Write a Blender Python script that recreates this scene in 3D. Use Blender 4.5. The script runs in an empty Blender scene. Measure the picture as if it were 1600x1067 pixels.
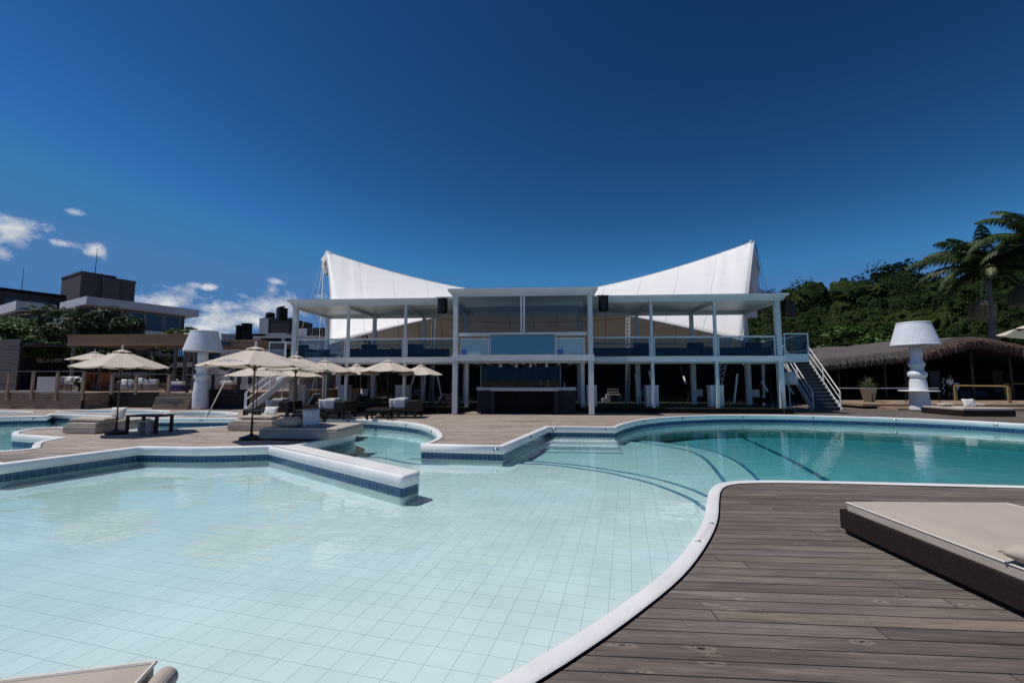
import bpy, math, random
from mathutils import Vector, Matrix
random.seed(7)
R = math.radians
scn = bpy.context.scene
col = scn.collection
# ---------------------------------------------------------------- camera
EYE = 1.6
FPX = 680.0          # focal length in pixels of the 1600 px wide photograph
YAW, PITCH = R(4.04), R(5.08)
cd = bpy.data.cameras.new('camera'); cam = bpy.data.objects.new('camera', cd); col.objects.link(cam)
cd.sensor_width = 36.0; cd.lens = 36.0 * FPX / 1600.0; cd.clip_start = 0.05; cd.clip_end = 4000
cam.location = (0, 0, EYE); cam.rotation_euler = (R(90) + PITCH, 0, YAW)
scn.camera = cam
CR = cam.rotation_euler.to_matrix()
# ---------------------------------------------------------------- sun, sky, exposure
SUN_TO = Vector((1.0, 0.14, -1.95)).normalized()       # the way the light travels
SUN_EL = math.asin(-SUN_TO.z)
SUN_AZ = math.atan2(-SUN_TO.x, -SUN_TO.y)             # clockwise from +Y
sd = bpy.data.lights.new('sun', 'SUN'); sd.energy = 4.2; sd.angle = R(0.55); sd.color = (1.0, 0.955, 0.89)
sun = bpy.data.objects.new('sun', sd); col.objects.link(sun)
sun.rotation_euler = SUN_TO.to_track_quat('-Z', 'Y').to_euler(); sun.location = (-20, 0, 40)
scn.view_settings.view_transform = 'Standard'; scn.view_settings.look = 'None'
scn.view_settings.exposure = -0.3; scn.view_settings.gamma = 1.0
world = bpy.data.worlds.new('World'); scn.world = world; world.use_nodes = True
def build_world():
    nt = world.node_tree; N = nt.nodes; L = nt.links; N.clear()
    out = N.new('ShaderNodeOutputWorld'); bg = N.new('ShaderNodeBackground')
    sky = N.new('ShaderNodeTexSky'); sky.sky_type = 'NISHITA'; sky.sun_disc = False
    sky.sun_elevation = SUN_EL; sky.sun_rotation = SUN_AZ
    sky.altitude = 1200; sky.air_density = 1.0; sky.dust_density = 0.0; sky.ozone_density = 1.0
    geo = N.new('ShaderNodeTexCoord'); sep = N.new('ShaderNodeSeparateXYZ'); L.new(geo.outputs['Generated'], sep.inputs[0])
    def M(op, a, b=None, c=None, clamp=False):
        n = N.new('ShaderNodeMath'); n.operation = op; n.use_clamp = clamp
        for i, v in enumerate((a, b, c)):
            if v is None: continue
            if isinstance(v, (int, float)): n.inputs[i].default_value = v
            else: L.new(v, n.inputs[i])
        return n.outputs[0]
    x, y, z = sep.outputs
    az = M('ARCTAN2', x, y); hyp = M('SQRT', M('ADD', M('MULTIPLY', x, x), M('MULTIPLY', y, y)))
    el = M('ARCTAN2', z, hyp)
    cv = N.new('ShaderNodeCombineXYZ'); L.new(az, cv.inputs[0]); L.new(M('MULTIPLY', el, 1.35), cv.inputs[1])
    nz = N.new('ShaderNodeTexNoise'); nz.inputs['Scale'].default_value = 15; nz.inputs['Detail'].default_value = 10
    nz.inputs['Roughness'].default_value = 0.62; nz.inputs['Distortion'].default_value = 0.25
    L.new(cv.outputs[0], nz.inputs['Vector'])
    # cloud banks: centre and half size as azimuth / elevation in degrees
    masks = None
    for a0, e0, aw, ew, amp in CLOUDS:
        da = M('DIVIDE', M('SUBTRACT', az, R(a0)), R(aw)); de = M('DIVIDE', M('SUBTRACT', el, R(e0)), R(ew))
        d = M('SQRT', M('ADD', M('MULTIPLY', da, da), M('MULTIPLY', de, de)))
        m = M('SUBTRACT', M('MULTIPLY', M('SUBTRACT', 1.0, M('MINIMUM', d, 9.0)), 1.0), 1 - amp)
        masks = m if masks is None else M('MAXIMUM', masks, m)
    dens = M('MULTIPLY', M('ADD', M('MULTIPLY', M('SUBTRACT', nz.outputs['Fac'], 0.5), 3.6), masks), 1.35, clamp=True)
    dens = M('MULTIPLY', dens, M('GREATER_THAN', masks, -1.4))
    n2 = N.new('ShaderNodeTexNoise'); n2.inputs['Scale'].default_value = 24; n2.inputs['Detail'].default_value = 6
    L.new(cv.outputs[0], n2.inputs['Vector'])
    cr = N.new('ShaderNodeValToRGB'); L.new(n2.outputs['Fac'], cr.inputs[0])
    cr.color_ramp.elements[0].position = 0.36; cr.color_ramp.elements[0].color = (4.2, 4.9, 6.2, 1)
    cr.color_ramp.elements[1].position = 0.62; cr.color_ramp.elements[1].color = (8.2, 8.6, 9.2, 1)
    gm = N.new('ShaderNodeGamma'); L.new(sky.outputs[0], gm.inputs[0]); gm.inputs[1].default_value = SKY_GAMMA
    mul = N.new('ShaderNodeVectorMath'); mul.operation = 'MULTIPLY'; L.new(gm.outputs[0], mul.inputs[0]); mul.inputs[1].default_value = SKY_TINT
    mix = N.new('ShaderNodeMix'); mix.data_type = 'RGBA'
    cap = N.new('ShaderNodeVectorMath'); cap.operation = 'MINIMUM'; L.new(mul.outputs[0], cap.inputs[0]); cap.inputs[1].default_value = SKY_CAP
    L.new(dens, mix.inputs['Factor']); L.new(cap.outputs[0], mix.inputs[6]); L.new(cr.outputs[0], mix.inputs[7])
    L.new(mix.outputs[2], bg.inputs['Color']); bg.inputs['Strength'].default_value = 0.10
    L.new(bg.outputs[0], out.inputs['Surface'])
SKY_GAMMA = 2.15; SKY_TINT = (.119, .20, .169); SKY_CAP = (.85, 2.35, 5.3)
def azel(px, py):
    d = CR @ Vector(((px - 800) / FPX, -(py - 533.5) / FPX, -1)); 
    return math.degrees(math.atan2(d.x, d.y)), math.degrees(math.atan2(d.z, math.hypot(d.x, d.y)))
CLOUDS = []
for (px, py, wx, wy, amp) in ((25, 362, 60, 28, 1.0), (100, 380, 45, 10, .75), (146, 390, 22, 14, .8), (5, 395, 22, 18, .7),
        (120, 333, 34, 12, .55), (320, 448, 30, 7, .55), (200, 428, 20, 5, .3), (255, 475, 55, 24, 1.0), (350, 497, 80, 24, 1.1),
        (435, 480, 60, 26, 1.0), (435, 441, 22, 8, .45), (540, 500, 60, 30, .8), (290, 515, 90, 20, 1.0), (500, 462, 24, 12, .6)):
    a, e = azel(px, py); a1, _ = azel(px + wx, py); _, e1 = azel(px, py - wy)
    CLOUDS.append((a, e, abs(a1 - a), abs(e1 - e), amp))
build_world()
scn.cycles.max_bounces = 8; scn.cycles.diffuse_bounces = 3; scn.cycles.glossy_bounces = 3
scn.cycles.transparent_max_bounces = 16; scn.cycles.transmission_bounces = 4; scn.cycles.caustics_reflective = False; scn.cycles.caustics_refractive = False
scn.cycles.use_adaptive_sampling = True; scn.cycles.adaptive_threshold = 0.02
scn.cycles.sample_clamp_indirect = 4.0
try: scn.cycles.use_denoising = True
except Exception: pass

# ---------------------------------------------------------------- survey helpers: a sight line of the photograph meets a real plane
def ray(px, py): return CR @ Vector(((px - 800) / FPX, -(py - 533.5) / FPX, -1))
def G(px, py, z=0.0):
    d = ray(px, py); t = (z - EYE) / d.z; return Vector((d.x * t, d.y * t, z))
def F(px, py, Y):
    d = ray(px, py); t = Y / d.y; return Vector((d.x * t, Y, EYE + d.z * t))
def FX(px, Y, py=594): return F(px, py, Y).x
def FZ(py, Y, px=848): return F(px, py, Y).z

# ---------------------------------------------------------------- mesh helpers
class MB:
    def __init__(s): s.v = []; s.f = []; s.uv = {}; s.mi = []
    def add(s, vs, fs, uvs=None):
        o = len(s.v); s.v += [tuple(p) for p in vs]
        for k, f in enumerate(fs):
            if uvs: s.uv[len(s.f)] = uvs[k]
            s.f.append(tuple(i + o for i in f))
        return s
    def box(s, x0, x1, y0, y1, z0, z1, rot=0, at=None):
        c = Vector(((x0 + x1) / 2, (y0 + y1) / 2, 0)) if at is None else Vector(at)
        vs = [(x, y, z) for x in (x0, x1) for y in (y0, y1) for z in (z0, z1)]
        if rot:
            m = Matrix.Rotation(rot, 3, 'Z'); vs = [tuple(m @ (Vector(p) - c) + c) for p in vs]
        return s.add(vs, [(0, 1, 3, 2), (4, 6, 7, 5), (0, 4, 5, 1), (2, 3, 7, 6), (0, 2, 6, 4), (1, 5, 7, 3)])
    def bar(s, a, b, w, h=None, up=(0, 0, 1)):
        a = Vector(a); b = Vector(b); h = h or w; d = (b - a).normalized(); u = Vector(up)
        if abs(d.dot(u)) > .97: u = Vector((0, 1, 0))
        r = d.cross(u).normalized(); u = r.cross(d).normalized()
        vs = [p + r * (sx * w / 2) + u * (sz * h / 2) for p in (a, b) for sx, sz in ((-1, -1), (1, -1), (1, 1), (-1, 1))]
        return s.add(vs, [(3, 2, 1, 0), (4, 5, 6, 7), (0, 1, 5, 4), (1, 2, 6, 5), (2, 3, 7, 6), (3, 0, 4, 7)])
    def tube(s, pts, r, n=8, cap=True):
        pts = [Vector(p) for p in pts]; rs = r if isinstance(r, (list, tuple)) else [r] * len(pts)
        vs = []; fs = []; pu = None
        for i, p in enumerate(pts):
            d = (pts[min(i + 1, len(pts) - 1)] - pts[max(i - 1, 0)]).normalized()
            if pu is None: pu = Vector((0, 0, 1)) if abs(d.z) < .9 else Vector((1, 0, 0))
            r1 = d.cross(pu).normalized(); u = r1.cross(d).normalized(); pu = u
            for k in range(n):
                a = 2 * math.pi * k / n; vs.append(p + (r1 * math.cos(a) + u * math.sin(a)) * rs[i])
        for i in range(len(pts) - 1):
            for k in range(n): fs.append((i * n + k, (i + 1) * n + k, (i + 1) * n + (k + 1) % n, i * n + (k + 1) % n))
        if cap: fs.append(tuple(range(n))); fs.append(tuple((len(pts) - 1) * n + k for k in reversed(range(n))))
        return s.add(vs, fs)
    def lathe(s, prof, n=32, c=(0, 0, 0), flute=0, nf=0):
        vs = []; fs = []
        for (r, z) in prof:
            for k in range(n):
                a = 2 * math.pi * k / n; rr = r * (1 + (flute if (nf and k % 2) else 0)); vs.append((c[0] + rr * math.cos(a), c[1] + rr * math.sin(a), c[2] + z))
        for i in range(len(prof) - 1):
            for k in range(n): fs.append((i * n + k, i * n + (k + 1) % n, (i + 1) * n + (k + 1) % n, (i + 1) * n + k))
        if prof[0][0] > 1e-4: fs.append(tuple(reversed(range(n))))
        if prof[-1][0] > 1e-4: fs.append(tuple((len(prof) - 1) * n + k for k in range(n)))
        return s.add(vs, fs)
    def prism(s, poly, z0, z1):
        n = len(poly); vs = [(p[0], p[1], z0) for p in poly] + [(p[0], p[1], z1) for p in poly]
        return s.add(vs, [tuple(reversed(range(n))), tuple(range(n, 2 * n))] + [(i, (i + 1) % n, (i + 1) % n + n, i + n) for i in range(n)])
    def build(s, name, mat, parent=None, smooth=False, bevel=0, solid=0, weld=False):
        me = bpy.data.meshes.new(name)
        off = Vector((0, 0, 0))
        me.from_pydata(s.v, [], s.f)
        if s.uv:
            uvl = me.uv_layers.new(name='UVMap')
            for pi, p in enumerate(me.polygons):
                if pi in s.uv:
                    for li, q in zip(p.loop_indices, s.uv[pi]): uvl.data[li].uv = q
        me.materials.append(mat); me.validate(); me.update()
        if smooth:
            for p in me.polygons: p.use_smooth = True
        o = bpy.data.objects.new(name, me); col.objects.link(o)
        if parent is not None: o.parent = parent
        if weld:
            m = o.modifiers.new('w', 'WELD'); m.merge_threshold = 0.0005
        if solid:
            m = o.modifiers.new('s', 'SOLIDIFY'); m.thickness = solid; m.offset = 0
        if bevel:
            m = o.modifiers.new('b', 'BEVEL'); m.width = bevel; m.segments = 2; m.limit_method = 'ANGLE'; m.angle_limit = R(40)
        return o
def tag(o, label=None, cat=None, group=None, kind=None):
    if label: o['label'] = label
    if cat: o['category'] = cat
    if group: o['group'] = group
    if kind: o['kind'] = kind
    return o
def thing(name, label, cat, loc=(0, 0, 0), rz=0, group=None):
    o = bpy.data.objects.new(name, None); o.empty_display_size = .2; col.objects.link(o)
    o.location = loc; o.rotation_euler = (0, 0, rz); return tag(o, label, cat, group)
def copy_tree(o, parent=None):
    c = o.copy(); col.objects.link(c); c.parent = parent
    for ch in list(o.children): copy_tree(ch, c)
    return c
def dup(o, loc, rz=0, label=None, group=None, scale=None):
    c = copy_tree(o); c.location = loc; c.rotation_euler = (0, 0, rz)
    if label: c['label'] = label
    if group: c['group'] = group
    if scale: c.scale = scale if isinstance(scale, (tuple, list)) else (scale,) * 3
    return c

# ---------------------------------------------------------------- materials
def nodes(name):
    m = bpy.data.materials.new(name); m.use_nodes = True; nt = m.node_tree; nt.nodes.clear()
    out = nt.nodes.new('ShaderNodeOutputMaterial'); b = nt.nodes.new('ShaderNodeBsdfPrincipled'); nt.links.new(b.outputs[0], out.inputs[0])
    return m, nt, nt.nodes, nt.links, b, out
def ramp(N, pos_cols):
    r = N.new('ShaderNodeValToRGB'); e = r.color_ramp.elements
    while len(e) < len(pos_cols): e.new(.5)
    for k, (p, c) in enumerate(pos_cols): e[k].position = p; e[k].color = (*c, 1) if len(c) == 3 else c
    return r
def mat(name, c, rough=.6, var=.15, scale=4, bump=0, metal=0, spec=.5, stretch=(1, 1, 1), detail=6, bscale=None, trans=0, c2=None):
    m, nt, N, L, b, out = nodes(name)
    tc = N.new('ShaderNodeTexCoord'); mp = N.new('ShaderNodeMapping'); mp.inputs['Scale'].default_value = stretch; L.new(tc.outputs['Object'], mp.inputs[0])
    nz = N.new('ShaderNodeTexNoise'); nz.inputs['Scale'].default_value = scale; nz.inputs['Detail'].default_value = detail; L.new(mp.outputs[0], nz.inputs['Vector'])
    lo = tuple(max(0, x * (1 - var)) for x in c); hi = tuple(min(1, x * (1 + var)) for x in (c2 or c))
    r = ramp(N, [(.3, lo), (.7, hi)]); L.new(nz.outputs['Fac'], r.inputs[0]); L.new(r.outputs[0], b.inputs['Base Color'])
    b.inputs['Roughness'].default_value = rough; b.inputs['Metallic'].default_value = metal; b.inputs['Specular IOR Level'].default_value = spec
    if bump:
        n2 = N.new('ShaderNodeTexNoise'); n2.inputs['Scale'].default_value = bscale or scale * 6; n2.inputs['Detail'].default_value = 4; L.new(mp.outputs[0], n2.inputs['Vector'])
        bm = N.new('ShaderNodeBump'); bm.inputs['Strength'].default_value = bump; bm.inputs['Distance'].default_value = .02; L.new(n2.outputs['Fac'], bm.inputs['Height']); L.new(bm.outputs[0], b.inputs['Normal'])
    if trans:
        t = N.new('ShaderNodeBsdfTranslucent'); L.new(r.outputs[0], t.inputs[0]); mx = N.new('ShaderNodeMixShader'); mx.inputs[0].default_value = trans
        L.new(b.outputs[0], mx.inputs[1]); L.new(t.outputs[0], mx.inputs[2]); L.new(mx.outputs[0], out.inputs[0])
    return m
def glass(name, tint, refl=.5, rough=.0, body=None, bodyfac=0):
    m, nt, N, L, b, out = nodes(name); N.remove(b)
    t = N.new('ShaderNodeBsdfTransparent'); t.inputs[0].default_value = (*tint, 1)
    g = N.new('ShaderNodeBsdfGlossy'); g.inputs['Roughness'].default_value = rough; g.inputs[0].default_value = (.9, .95, 1, 1)
    fr = N.new('ShaderNodeFresnel'); fr.inputs[0].default_value = 1.5
    mu = N.new('ShaderNodeMath'); mu.operation = 'MULTIPLY_ADD'; L.new(fr.outputs[0], mu.inputs[0]); mu.inputs[1].default_value = .55; mu.inputs[2].default_value = 0; mu.use_clamp = True
    mx = N.new('ShaderNodeMixShader'); L.new(mu.outputs[0], mx.inputs[0]); L.new(t.outputs[0], mx.inputs[1]); L.new(g.outputs[0], mx.inputs[2])
    last = mx
    if body:
        d = N.new('ShaderNodeBsdfDiffuse'); d.inputs[0].default_value = (*body, 1); m2 = N.new('ShaderNodeMixShader'); m2.inputs[0].default_value = bodyfac
        L.new(mx.outputs[0], m2.inputs[1]); L.new(d.outputs[0], m2.inputs[2]); last = m2
    L.new(last.outputs[0], out.inputs[0]); return m

def deck_mat(name='deck_wood', tone=1.0, pw=.145):
    m, nt, N, L, b, out = nodes(name)
    tc = N.new('ShaderNodeTexCoord'); sp = N.new('ShaderNodeSeparateXYZ'); L.new(tc.outputs['Object'], sp.inputs[0])
    def M(op, a, bb=None, c=None, clamp=False):
        n = N.new('ShaderNodeMath'); n.operation = op; n.use_clamp = clamp
        for i, v in enumerate((a, bb, c)):
            if v is None: continue
            if isinstance(v, (int, float)): n.inputs[i].default_value = v
            else: L.new(v, n.inputs[i])
        return n.outputs[0]
    def comb(a, bb, c=0):
        n = N.new('ShaderNodeCombineXYZ')
        for i, v in enumerate((a, bb, c)):
            if isinstance(v, (int, float)): n.inputs[i].default_value = v
            else: L.new(v, n.inputs[i])
        return n.outputs[0]
    X, Y, Z = sp.outputs
    yy = M('DIVIDE', Y, pw); row = M('FLOOR', yy); fy = M('FRACT', yy)
    wn = N.new('ShaderNodeTexWhiteNoise'); wn.noise_dimensions = '1D'; L.new(row, wn.inputs['W'])
    xo = M('ADD', M('DIVIDE', X, 3.1), M('MULTIPLY', wn.outputs['Value'], 7.3)); cx = M('FLOOR', xo); fx = M('FRACT', xo)
    w2 = N.new('ShaderNodeTexWhiteNoise'); w2.noise_dimensions = '2D'; L.new(comb(row, cx), w2.inputs['Vector'])
    rnd = w2.outputs['Value']
    # grain
    g = N.new('ShaderNodeTexNoise'); g.inputs['Scale'].default_value = 1; g.inputs['Detail'].default_value = 8; g.inputs['Roughness'].default_value = .7; g.inputs['Distortion'].default_value = .6
    L.new(comb(M('MULTIPLY', X, 2.2), M('MULTIPLY', Y, 46), M('MULTIPLY', rnd, 37)), g.inputs['Vector'])
    st = N.new('ShaderNodeTexNoise'); st.inputs['Scale'].default_value = 1; st.inputs['Detail'].default_value = 5
    L.new(comb(M('MULTIPLY', X, .9), M('MULTIPLY', Y, 7), M('MULTIPLY', rnd, 11)), st.inputs['Vector'])
    # knots
    vo = N.new('ShaderNodeTexVoronoi'); vo.inputs['Scale'].default_value = 1; vo.inputs['Randomness'].default_value = 1
    nk = N.new('ShaderNodeTexNoise'); nk.inputs['Scale'].default_value = 6; nk.inputs['Detail'].default_value = 5; L.new(tc.outputs['Object'], nk.inputs['Vector'])
    L.new(comb(M('ADD', M('MULTIPLY', X, 2.3), M('MULTIPLY', rnd, 9)), M('ADD', M('MULTIPLY', Y, 6.9), M('MULTIPLY', nk.outputs['Fac'], .55)), M('MULTIPLY', row, 3.7)), vo.inputs['Vector'])
    nm_ = N.new('ShaderNodeTexNoise'); nm_.inputs['Scale'].default_value = 1.4; nm_.inputs['Detail'].default_value = 3; L.new(tc.outputs['Object'], nm_.inputs['Vector'])
    kd = M('ADD', M('MULTIPLY', vo.outputs['Distance'], M('ADD', .75, M('MULTIPLY', rnd, .9))), M('MULTIPLY', M('GREATER_THAN', nm_.outputs['Fac'], .54), .4))
    kn = ramp(N, [(0, (0, 0, 0)), (.045, (.05, .05, .05)), (.07, (1, 1, 1)), (.10, (.35, .35, .35)), (.13, (.85, .85, .85)), (.22, (.45, .45, .45))]); L.new(kd, kn.inputs[0])
    base = ramp(N, [(0, (.128 * tone, .105 * tone, .090 * tone)), (.45, (.160 * tone, .132 * tone, .114 * tone)), (.85, (.19 * tone, .163 * tone, .145 * tone)), (.97, (.19 * tone, .157 * tone, .128 * tone)), (1, (.18 * tone, .155 * tone, .14 * tone))])
    L.new(rnd, base.inputs[0])
    gr = ramp(N, [(.30, (.30, .28, .27)), (.42, (.78, .77, .76)), (.55, (1.0, 1.0, 1.0)), (.70, (1.5, 1.49, 1.48))]); L.new(g.outputs['Fac'], gr.inputs[0])
    sr = ramp(N, [(.3, (.72, .71, .7)), (.7, (1.3, 1.27, 1.24))]); L.new(st.outputs['Fac'], sr.inputs[0])
    kr = ramp(N, [(0, (.15, .12, .10)), (.45, (1, 1, 1)), (1, (2.1, 2.06, 2.0))]); L.new(kn.outputs[0], kr.inputs[0])
    def mul(a, bb):
        n = N.new('ShaderNodeVectorMath'); n.operation = 'MULTIPLY'; L.new(a, n.inputs[0]); L.new(bb, n.inputs[1]); return n.outputs[0]
    c = mul(mul(mul(base.outputs[0], gr.outputs[0]), sr.outputs[0]), kr.outputs[0])
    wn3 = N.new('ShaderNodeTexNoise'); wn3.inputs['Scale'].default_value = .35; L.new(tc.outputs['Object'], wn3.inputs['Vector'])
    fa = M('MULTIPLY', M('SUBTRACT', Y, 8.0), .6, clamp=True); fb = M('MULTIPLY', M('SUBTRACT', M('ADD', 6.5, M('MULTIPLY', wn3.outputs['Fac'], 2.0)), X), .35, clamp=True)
    bl = M('ADD', 1.0, M('MULTIPLY', M('MULTIPLY', fa, fb), 1.35)); sc = N.new('ShaderNodeVectorMath'); sc.operation = 'SCALE'; L.new(c, sc.inputs[0]); L.new(bl, sc.inputs['Scale']); c = sc.outputs[0]  # sunlit grazing sheen of island and promenade boards, painted in as lighter colour
    # gaps between boards and at board ends
    ey = M('MULTIPLY', M('MINIMUM', fy, M('SUBTRACT', 1.0, fy)), pw); ex = M('MULTIPLY', M('MINIMUM', fx, M('SUBTRACT', 1.0, fx)), 3.1)
    wob = M('MULTIPLY', M('SUBTRACT', st.outputs['Fac'], .5), .004)
    e = M('MINIMUM', M('ADD', ey, wob), M('ADD', ex, .0015))
    gap = M('SMOOTH_MIN', 1.0, M('DIVIDE', e, .0055), .1)
    sx = M('SUBTRACT', M('MULTIPLY', M('FRACT', M('DIVIDE', X, .62)), .62), .31); sy = M('SUBTRACT', ey, .027)
    sd_ = M('SQRT', M('ADD', M('MULTIPLY', sx, sx), M('MULTIPLY', sy, sy)))
    gp = M('MULTIPLY', M('GREATER_THAN', e, .0052), M('GREATER_THAN', sd_, .0042))
    mx = N.new('ShaderNodeMix'); mx.data_type = 'RGBA'; L.new(gp, mx.inputs['Factor']); mx.inputs[6].default_value = (.012, .010, .009, 1); L.new(c, mx.inputs[7])
    L.new(mx.outputs[2], b.inputs['Base Color'])
    b.inputs['Roughness'].default_value = .62; b.inputs['Specular IOR Level'].default_value = .35
    h = M('ADD', M('MULTIPLY', M('MINIMUM', gap, 1.0), 1.0), M('MULTIPLY', g.outputs['Fac'], .28))
    bm = N.new('ShaderNodeBump'); bm.inputs['Strength'].default_value = .55; bm.inputs['Distance'].default_value = .006; L.new(h, bm.inputs['Height']); L.new(bm.outputs[0], b.inputs['Normal'])
    return m
def forest_mat():
    m, nt, N, L, b, out = nodes('forest_leaf')
    tc = N.new('ShaderNodeTexCoord')
    n1 = N.new('ShaderNodeTexNoise'); n1.inputs['Scale'].default_value = .17; n1.inputs['Detail'].default_value = 4; L.new(tc.outputs['Object'], n1.inputs['Vector'])
    n2 = N.new('ShaderNodeTexNoise'); n2.inputs['Scale'].default_value = 2.2; n2.inputs['Detail'].default_value = 6; n2.inputs['Roughness'].default_value = .75; L.new(tc.outputs['Object'], n2.inputs['Vector'])
    r1 = ramp(N, [(.32, (.014, .030, .008)), (.5, (.030, .056, .014)), (.68, (.062, .084, .022))]); L.new(n1.outputs['Fac'], r1.inputs[0])
    r2 = ramp(N, [(.35, (.25, .25, .25)), (.5, (.8, .8, .8)), (.68, (1.5, 1.5, 1.35))]); L.new(n2.outputs['Fac'], r2.inputs[0])
    v = N.new('ShaderNodeVectorMath'); v.operation = 'MULTIPLY'; L.new(r1.outputs[0], v.inputs[0]); L.new(r2.outputs[0], v.inputs[1]); L.new(v.outputs[0], b.inputs['Base Color'])
    b.inputs['Roughness'].default_value = .85; b.inputs['Specular IOR Level'].default_value = .08
    bm = N.new('ShaderNodeBump'); bm.inputs['Strength'].default_value = 1; bm.inputs['Distance'].default_value = .45; L.new(n2.outputs['Fac'], bm.inputs['Height']); L.new(bm.outputs[0], b.inputs['Normal'])
    return m
def floor_tile_mat():
    m, nt, N, L, b, out = nodes('pool_floor_tile')
    tc = N.new('ShaderNodeTexCoord'); mp = N.new('ShaderNodeMapping'); mp.inputs['Rotation'].default_value = (0, 0, R(10.7)); L.new(tc.outputs['Object'], mp.inputs[0])
    br = N.new('ShaderNodeTexBrick'); br.offset = 0; br.squash = 1; br.inputs['Scale'].default_value = 1
    br.inputs['Brick Width'].default_value = .215; br.inputs['Row Height'].default_value = .225; br.inputs['Mortar Size'].default_value = .0020; br.inputs['Mortar Smooth'].default_value = .2; br.inputs['Bias'].default_value = 0
    br.inputs['Color1'].default_value = (.87, .915, .935, 1); br.inputs['Color2'].default_value = (.83, .875, .905, 1); br.inputs['Mortar'].default_value = (.31, .38, .40, 1)
    L.new(mp.outputs[0], br.inputs['Vector'])
    nz = N.new('ShaderNodeTexNoise'); nz.inputs['Scale'].default_value = 1.1; nz.inputs['Detail'].default_value = 4; L.new(mp.outputs[0], nz.inputs['Vector'])
    r = ramp(N, [(.3, (.90, .91, .9)), (.7, (1.04, 1.04, 1.04))]); L.new(nz.outputs['Fac'], r.inputs[0])
    v = N.new('ShaderNodeVectorMath'); v.operation = 'MULTIPLY'; L.new(br.outputs['Color'], v.inputs[0]); L.new(r.outputs[0], v.inputs[1]); L.new(v.outputs[0], b.inputs['Base Color'])
    b.inputs['Roughness'].default_value = .4; b.inputs['Specular IOR Level'].default_value = .2
    return m
def band_tile_mat():
    m, nt, N, L, b, out = nodes('blue_waterline_tile')
    tc = N.new('ShaderNodeTexCoord')
    br = N.new('ShaderNodeTexBrick'); br.offset = 0; br.inputs['Scale'].default_value = 1
    br.inputs['Brick Width'].default_value = .115; br.inputs['Row Height'].default_value = .115; br.inputs['Mortar Size'].default_value = .0035; br.inputs['Mortar Smooth'].default_value = .1; br.inputs['Bias'].default_value = -.1
    br.inputs['Color1'].default_value = (.010, .045, .115, 1); br.inputs['Color2'].default_value = (.022, .080, .175, 1); br.inputs['Mortar'].default_value = (.17, .25, .32, 1)
    L.new(tc.outputs['UV'], br.inputs['Vector']); L.new(br.outputs['Color'], b.inputs['Base Color']); b.inputs['Roughness'].default_value = .18
    return m
def water_mat():
    m, nt, N, L, b, out = nodes('pool_water'); N.remove(b)
    t = N.new('ShaderNodeBsdfTransparent'); t.inputs[0].default_value = (.97, .995, 1, 1)
    g = N.new('ShaderNodeBsdfGlossy'); g.inputs['Roughness'].default_value = .0
    g.inputs[0].default_value = (1, 1, 1, 1)
    tc = N.new('ShaderNodeTexCoord'); mp = N.new('ShaderNodeMapping'); mp.inputs['Scale'].default_value = (.8, 1.5, 1); L.new(tc.outputs['Object'], mp.inputs[0])
    n1 = N.new('ShaderNodeTexNoise'); n1.inputs['Scale'].default_value = 1.3; n1.inputs['Detail'].default_value = 3; L.new(mp.outputs[0], n1.inputs['Vector'])
    n2 = N.new('ShaderNodeTexNoise'); n2.inputs['Scale'].default_value = 7; n2.inputs['Detail'].default_value = 2; L.new(mp.outputs[0], n2.inputs['Vector'])
    a = N.new('ShaderNodeMath'); a.operation = 'MULTIPLY_ADD'; L.new(n2.outputs['Fac'], a.inputs[0]); a.inputs[1].default_value = .10; L.new(n1.outputs['Fac'], a.inputs[2])
    bm = N.new('ShaderNodeBump'); bm.inputs['Strength'].default_value = .30; bm.inputs['Distance'].default_value = .03; L.new(a.outputs[0], bm.inputs['Height'])
    L.new(bm.outputs[0], g.inputs['Normal'])
    fr = N.new('ShaderNodeFresnel'); fr.inputs[0].default_value = 1.333; L.new(bm.outputs[0], fr.inputs['Normal'])
    mx = N.new('ShaderNodeMixShader'); L.new(fr.outputs[0], mx.inputs[0]); L.new(t.outputs[0], mx.inputs[1]); L.new(g.outputs[0], mx.inputs[2])
    L.new(mx.outputs[0], out.inputs['Surface'])
    va = N.new('ShaderNodeVolumeAbsorption'); va.inputs['Color'].default_value = (.13, .70, .74, 1); va.inputs['Density'].default_value = WATER_DENSITY
    L.new(va.outputs[0], out.inputs['Volume'])
    return m
WATER_DENSITY = .46
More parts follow.
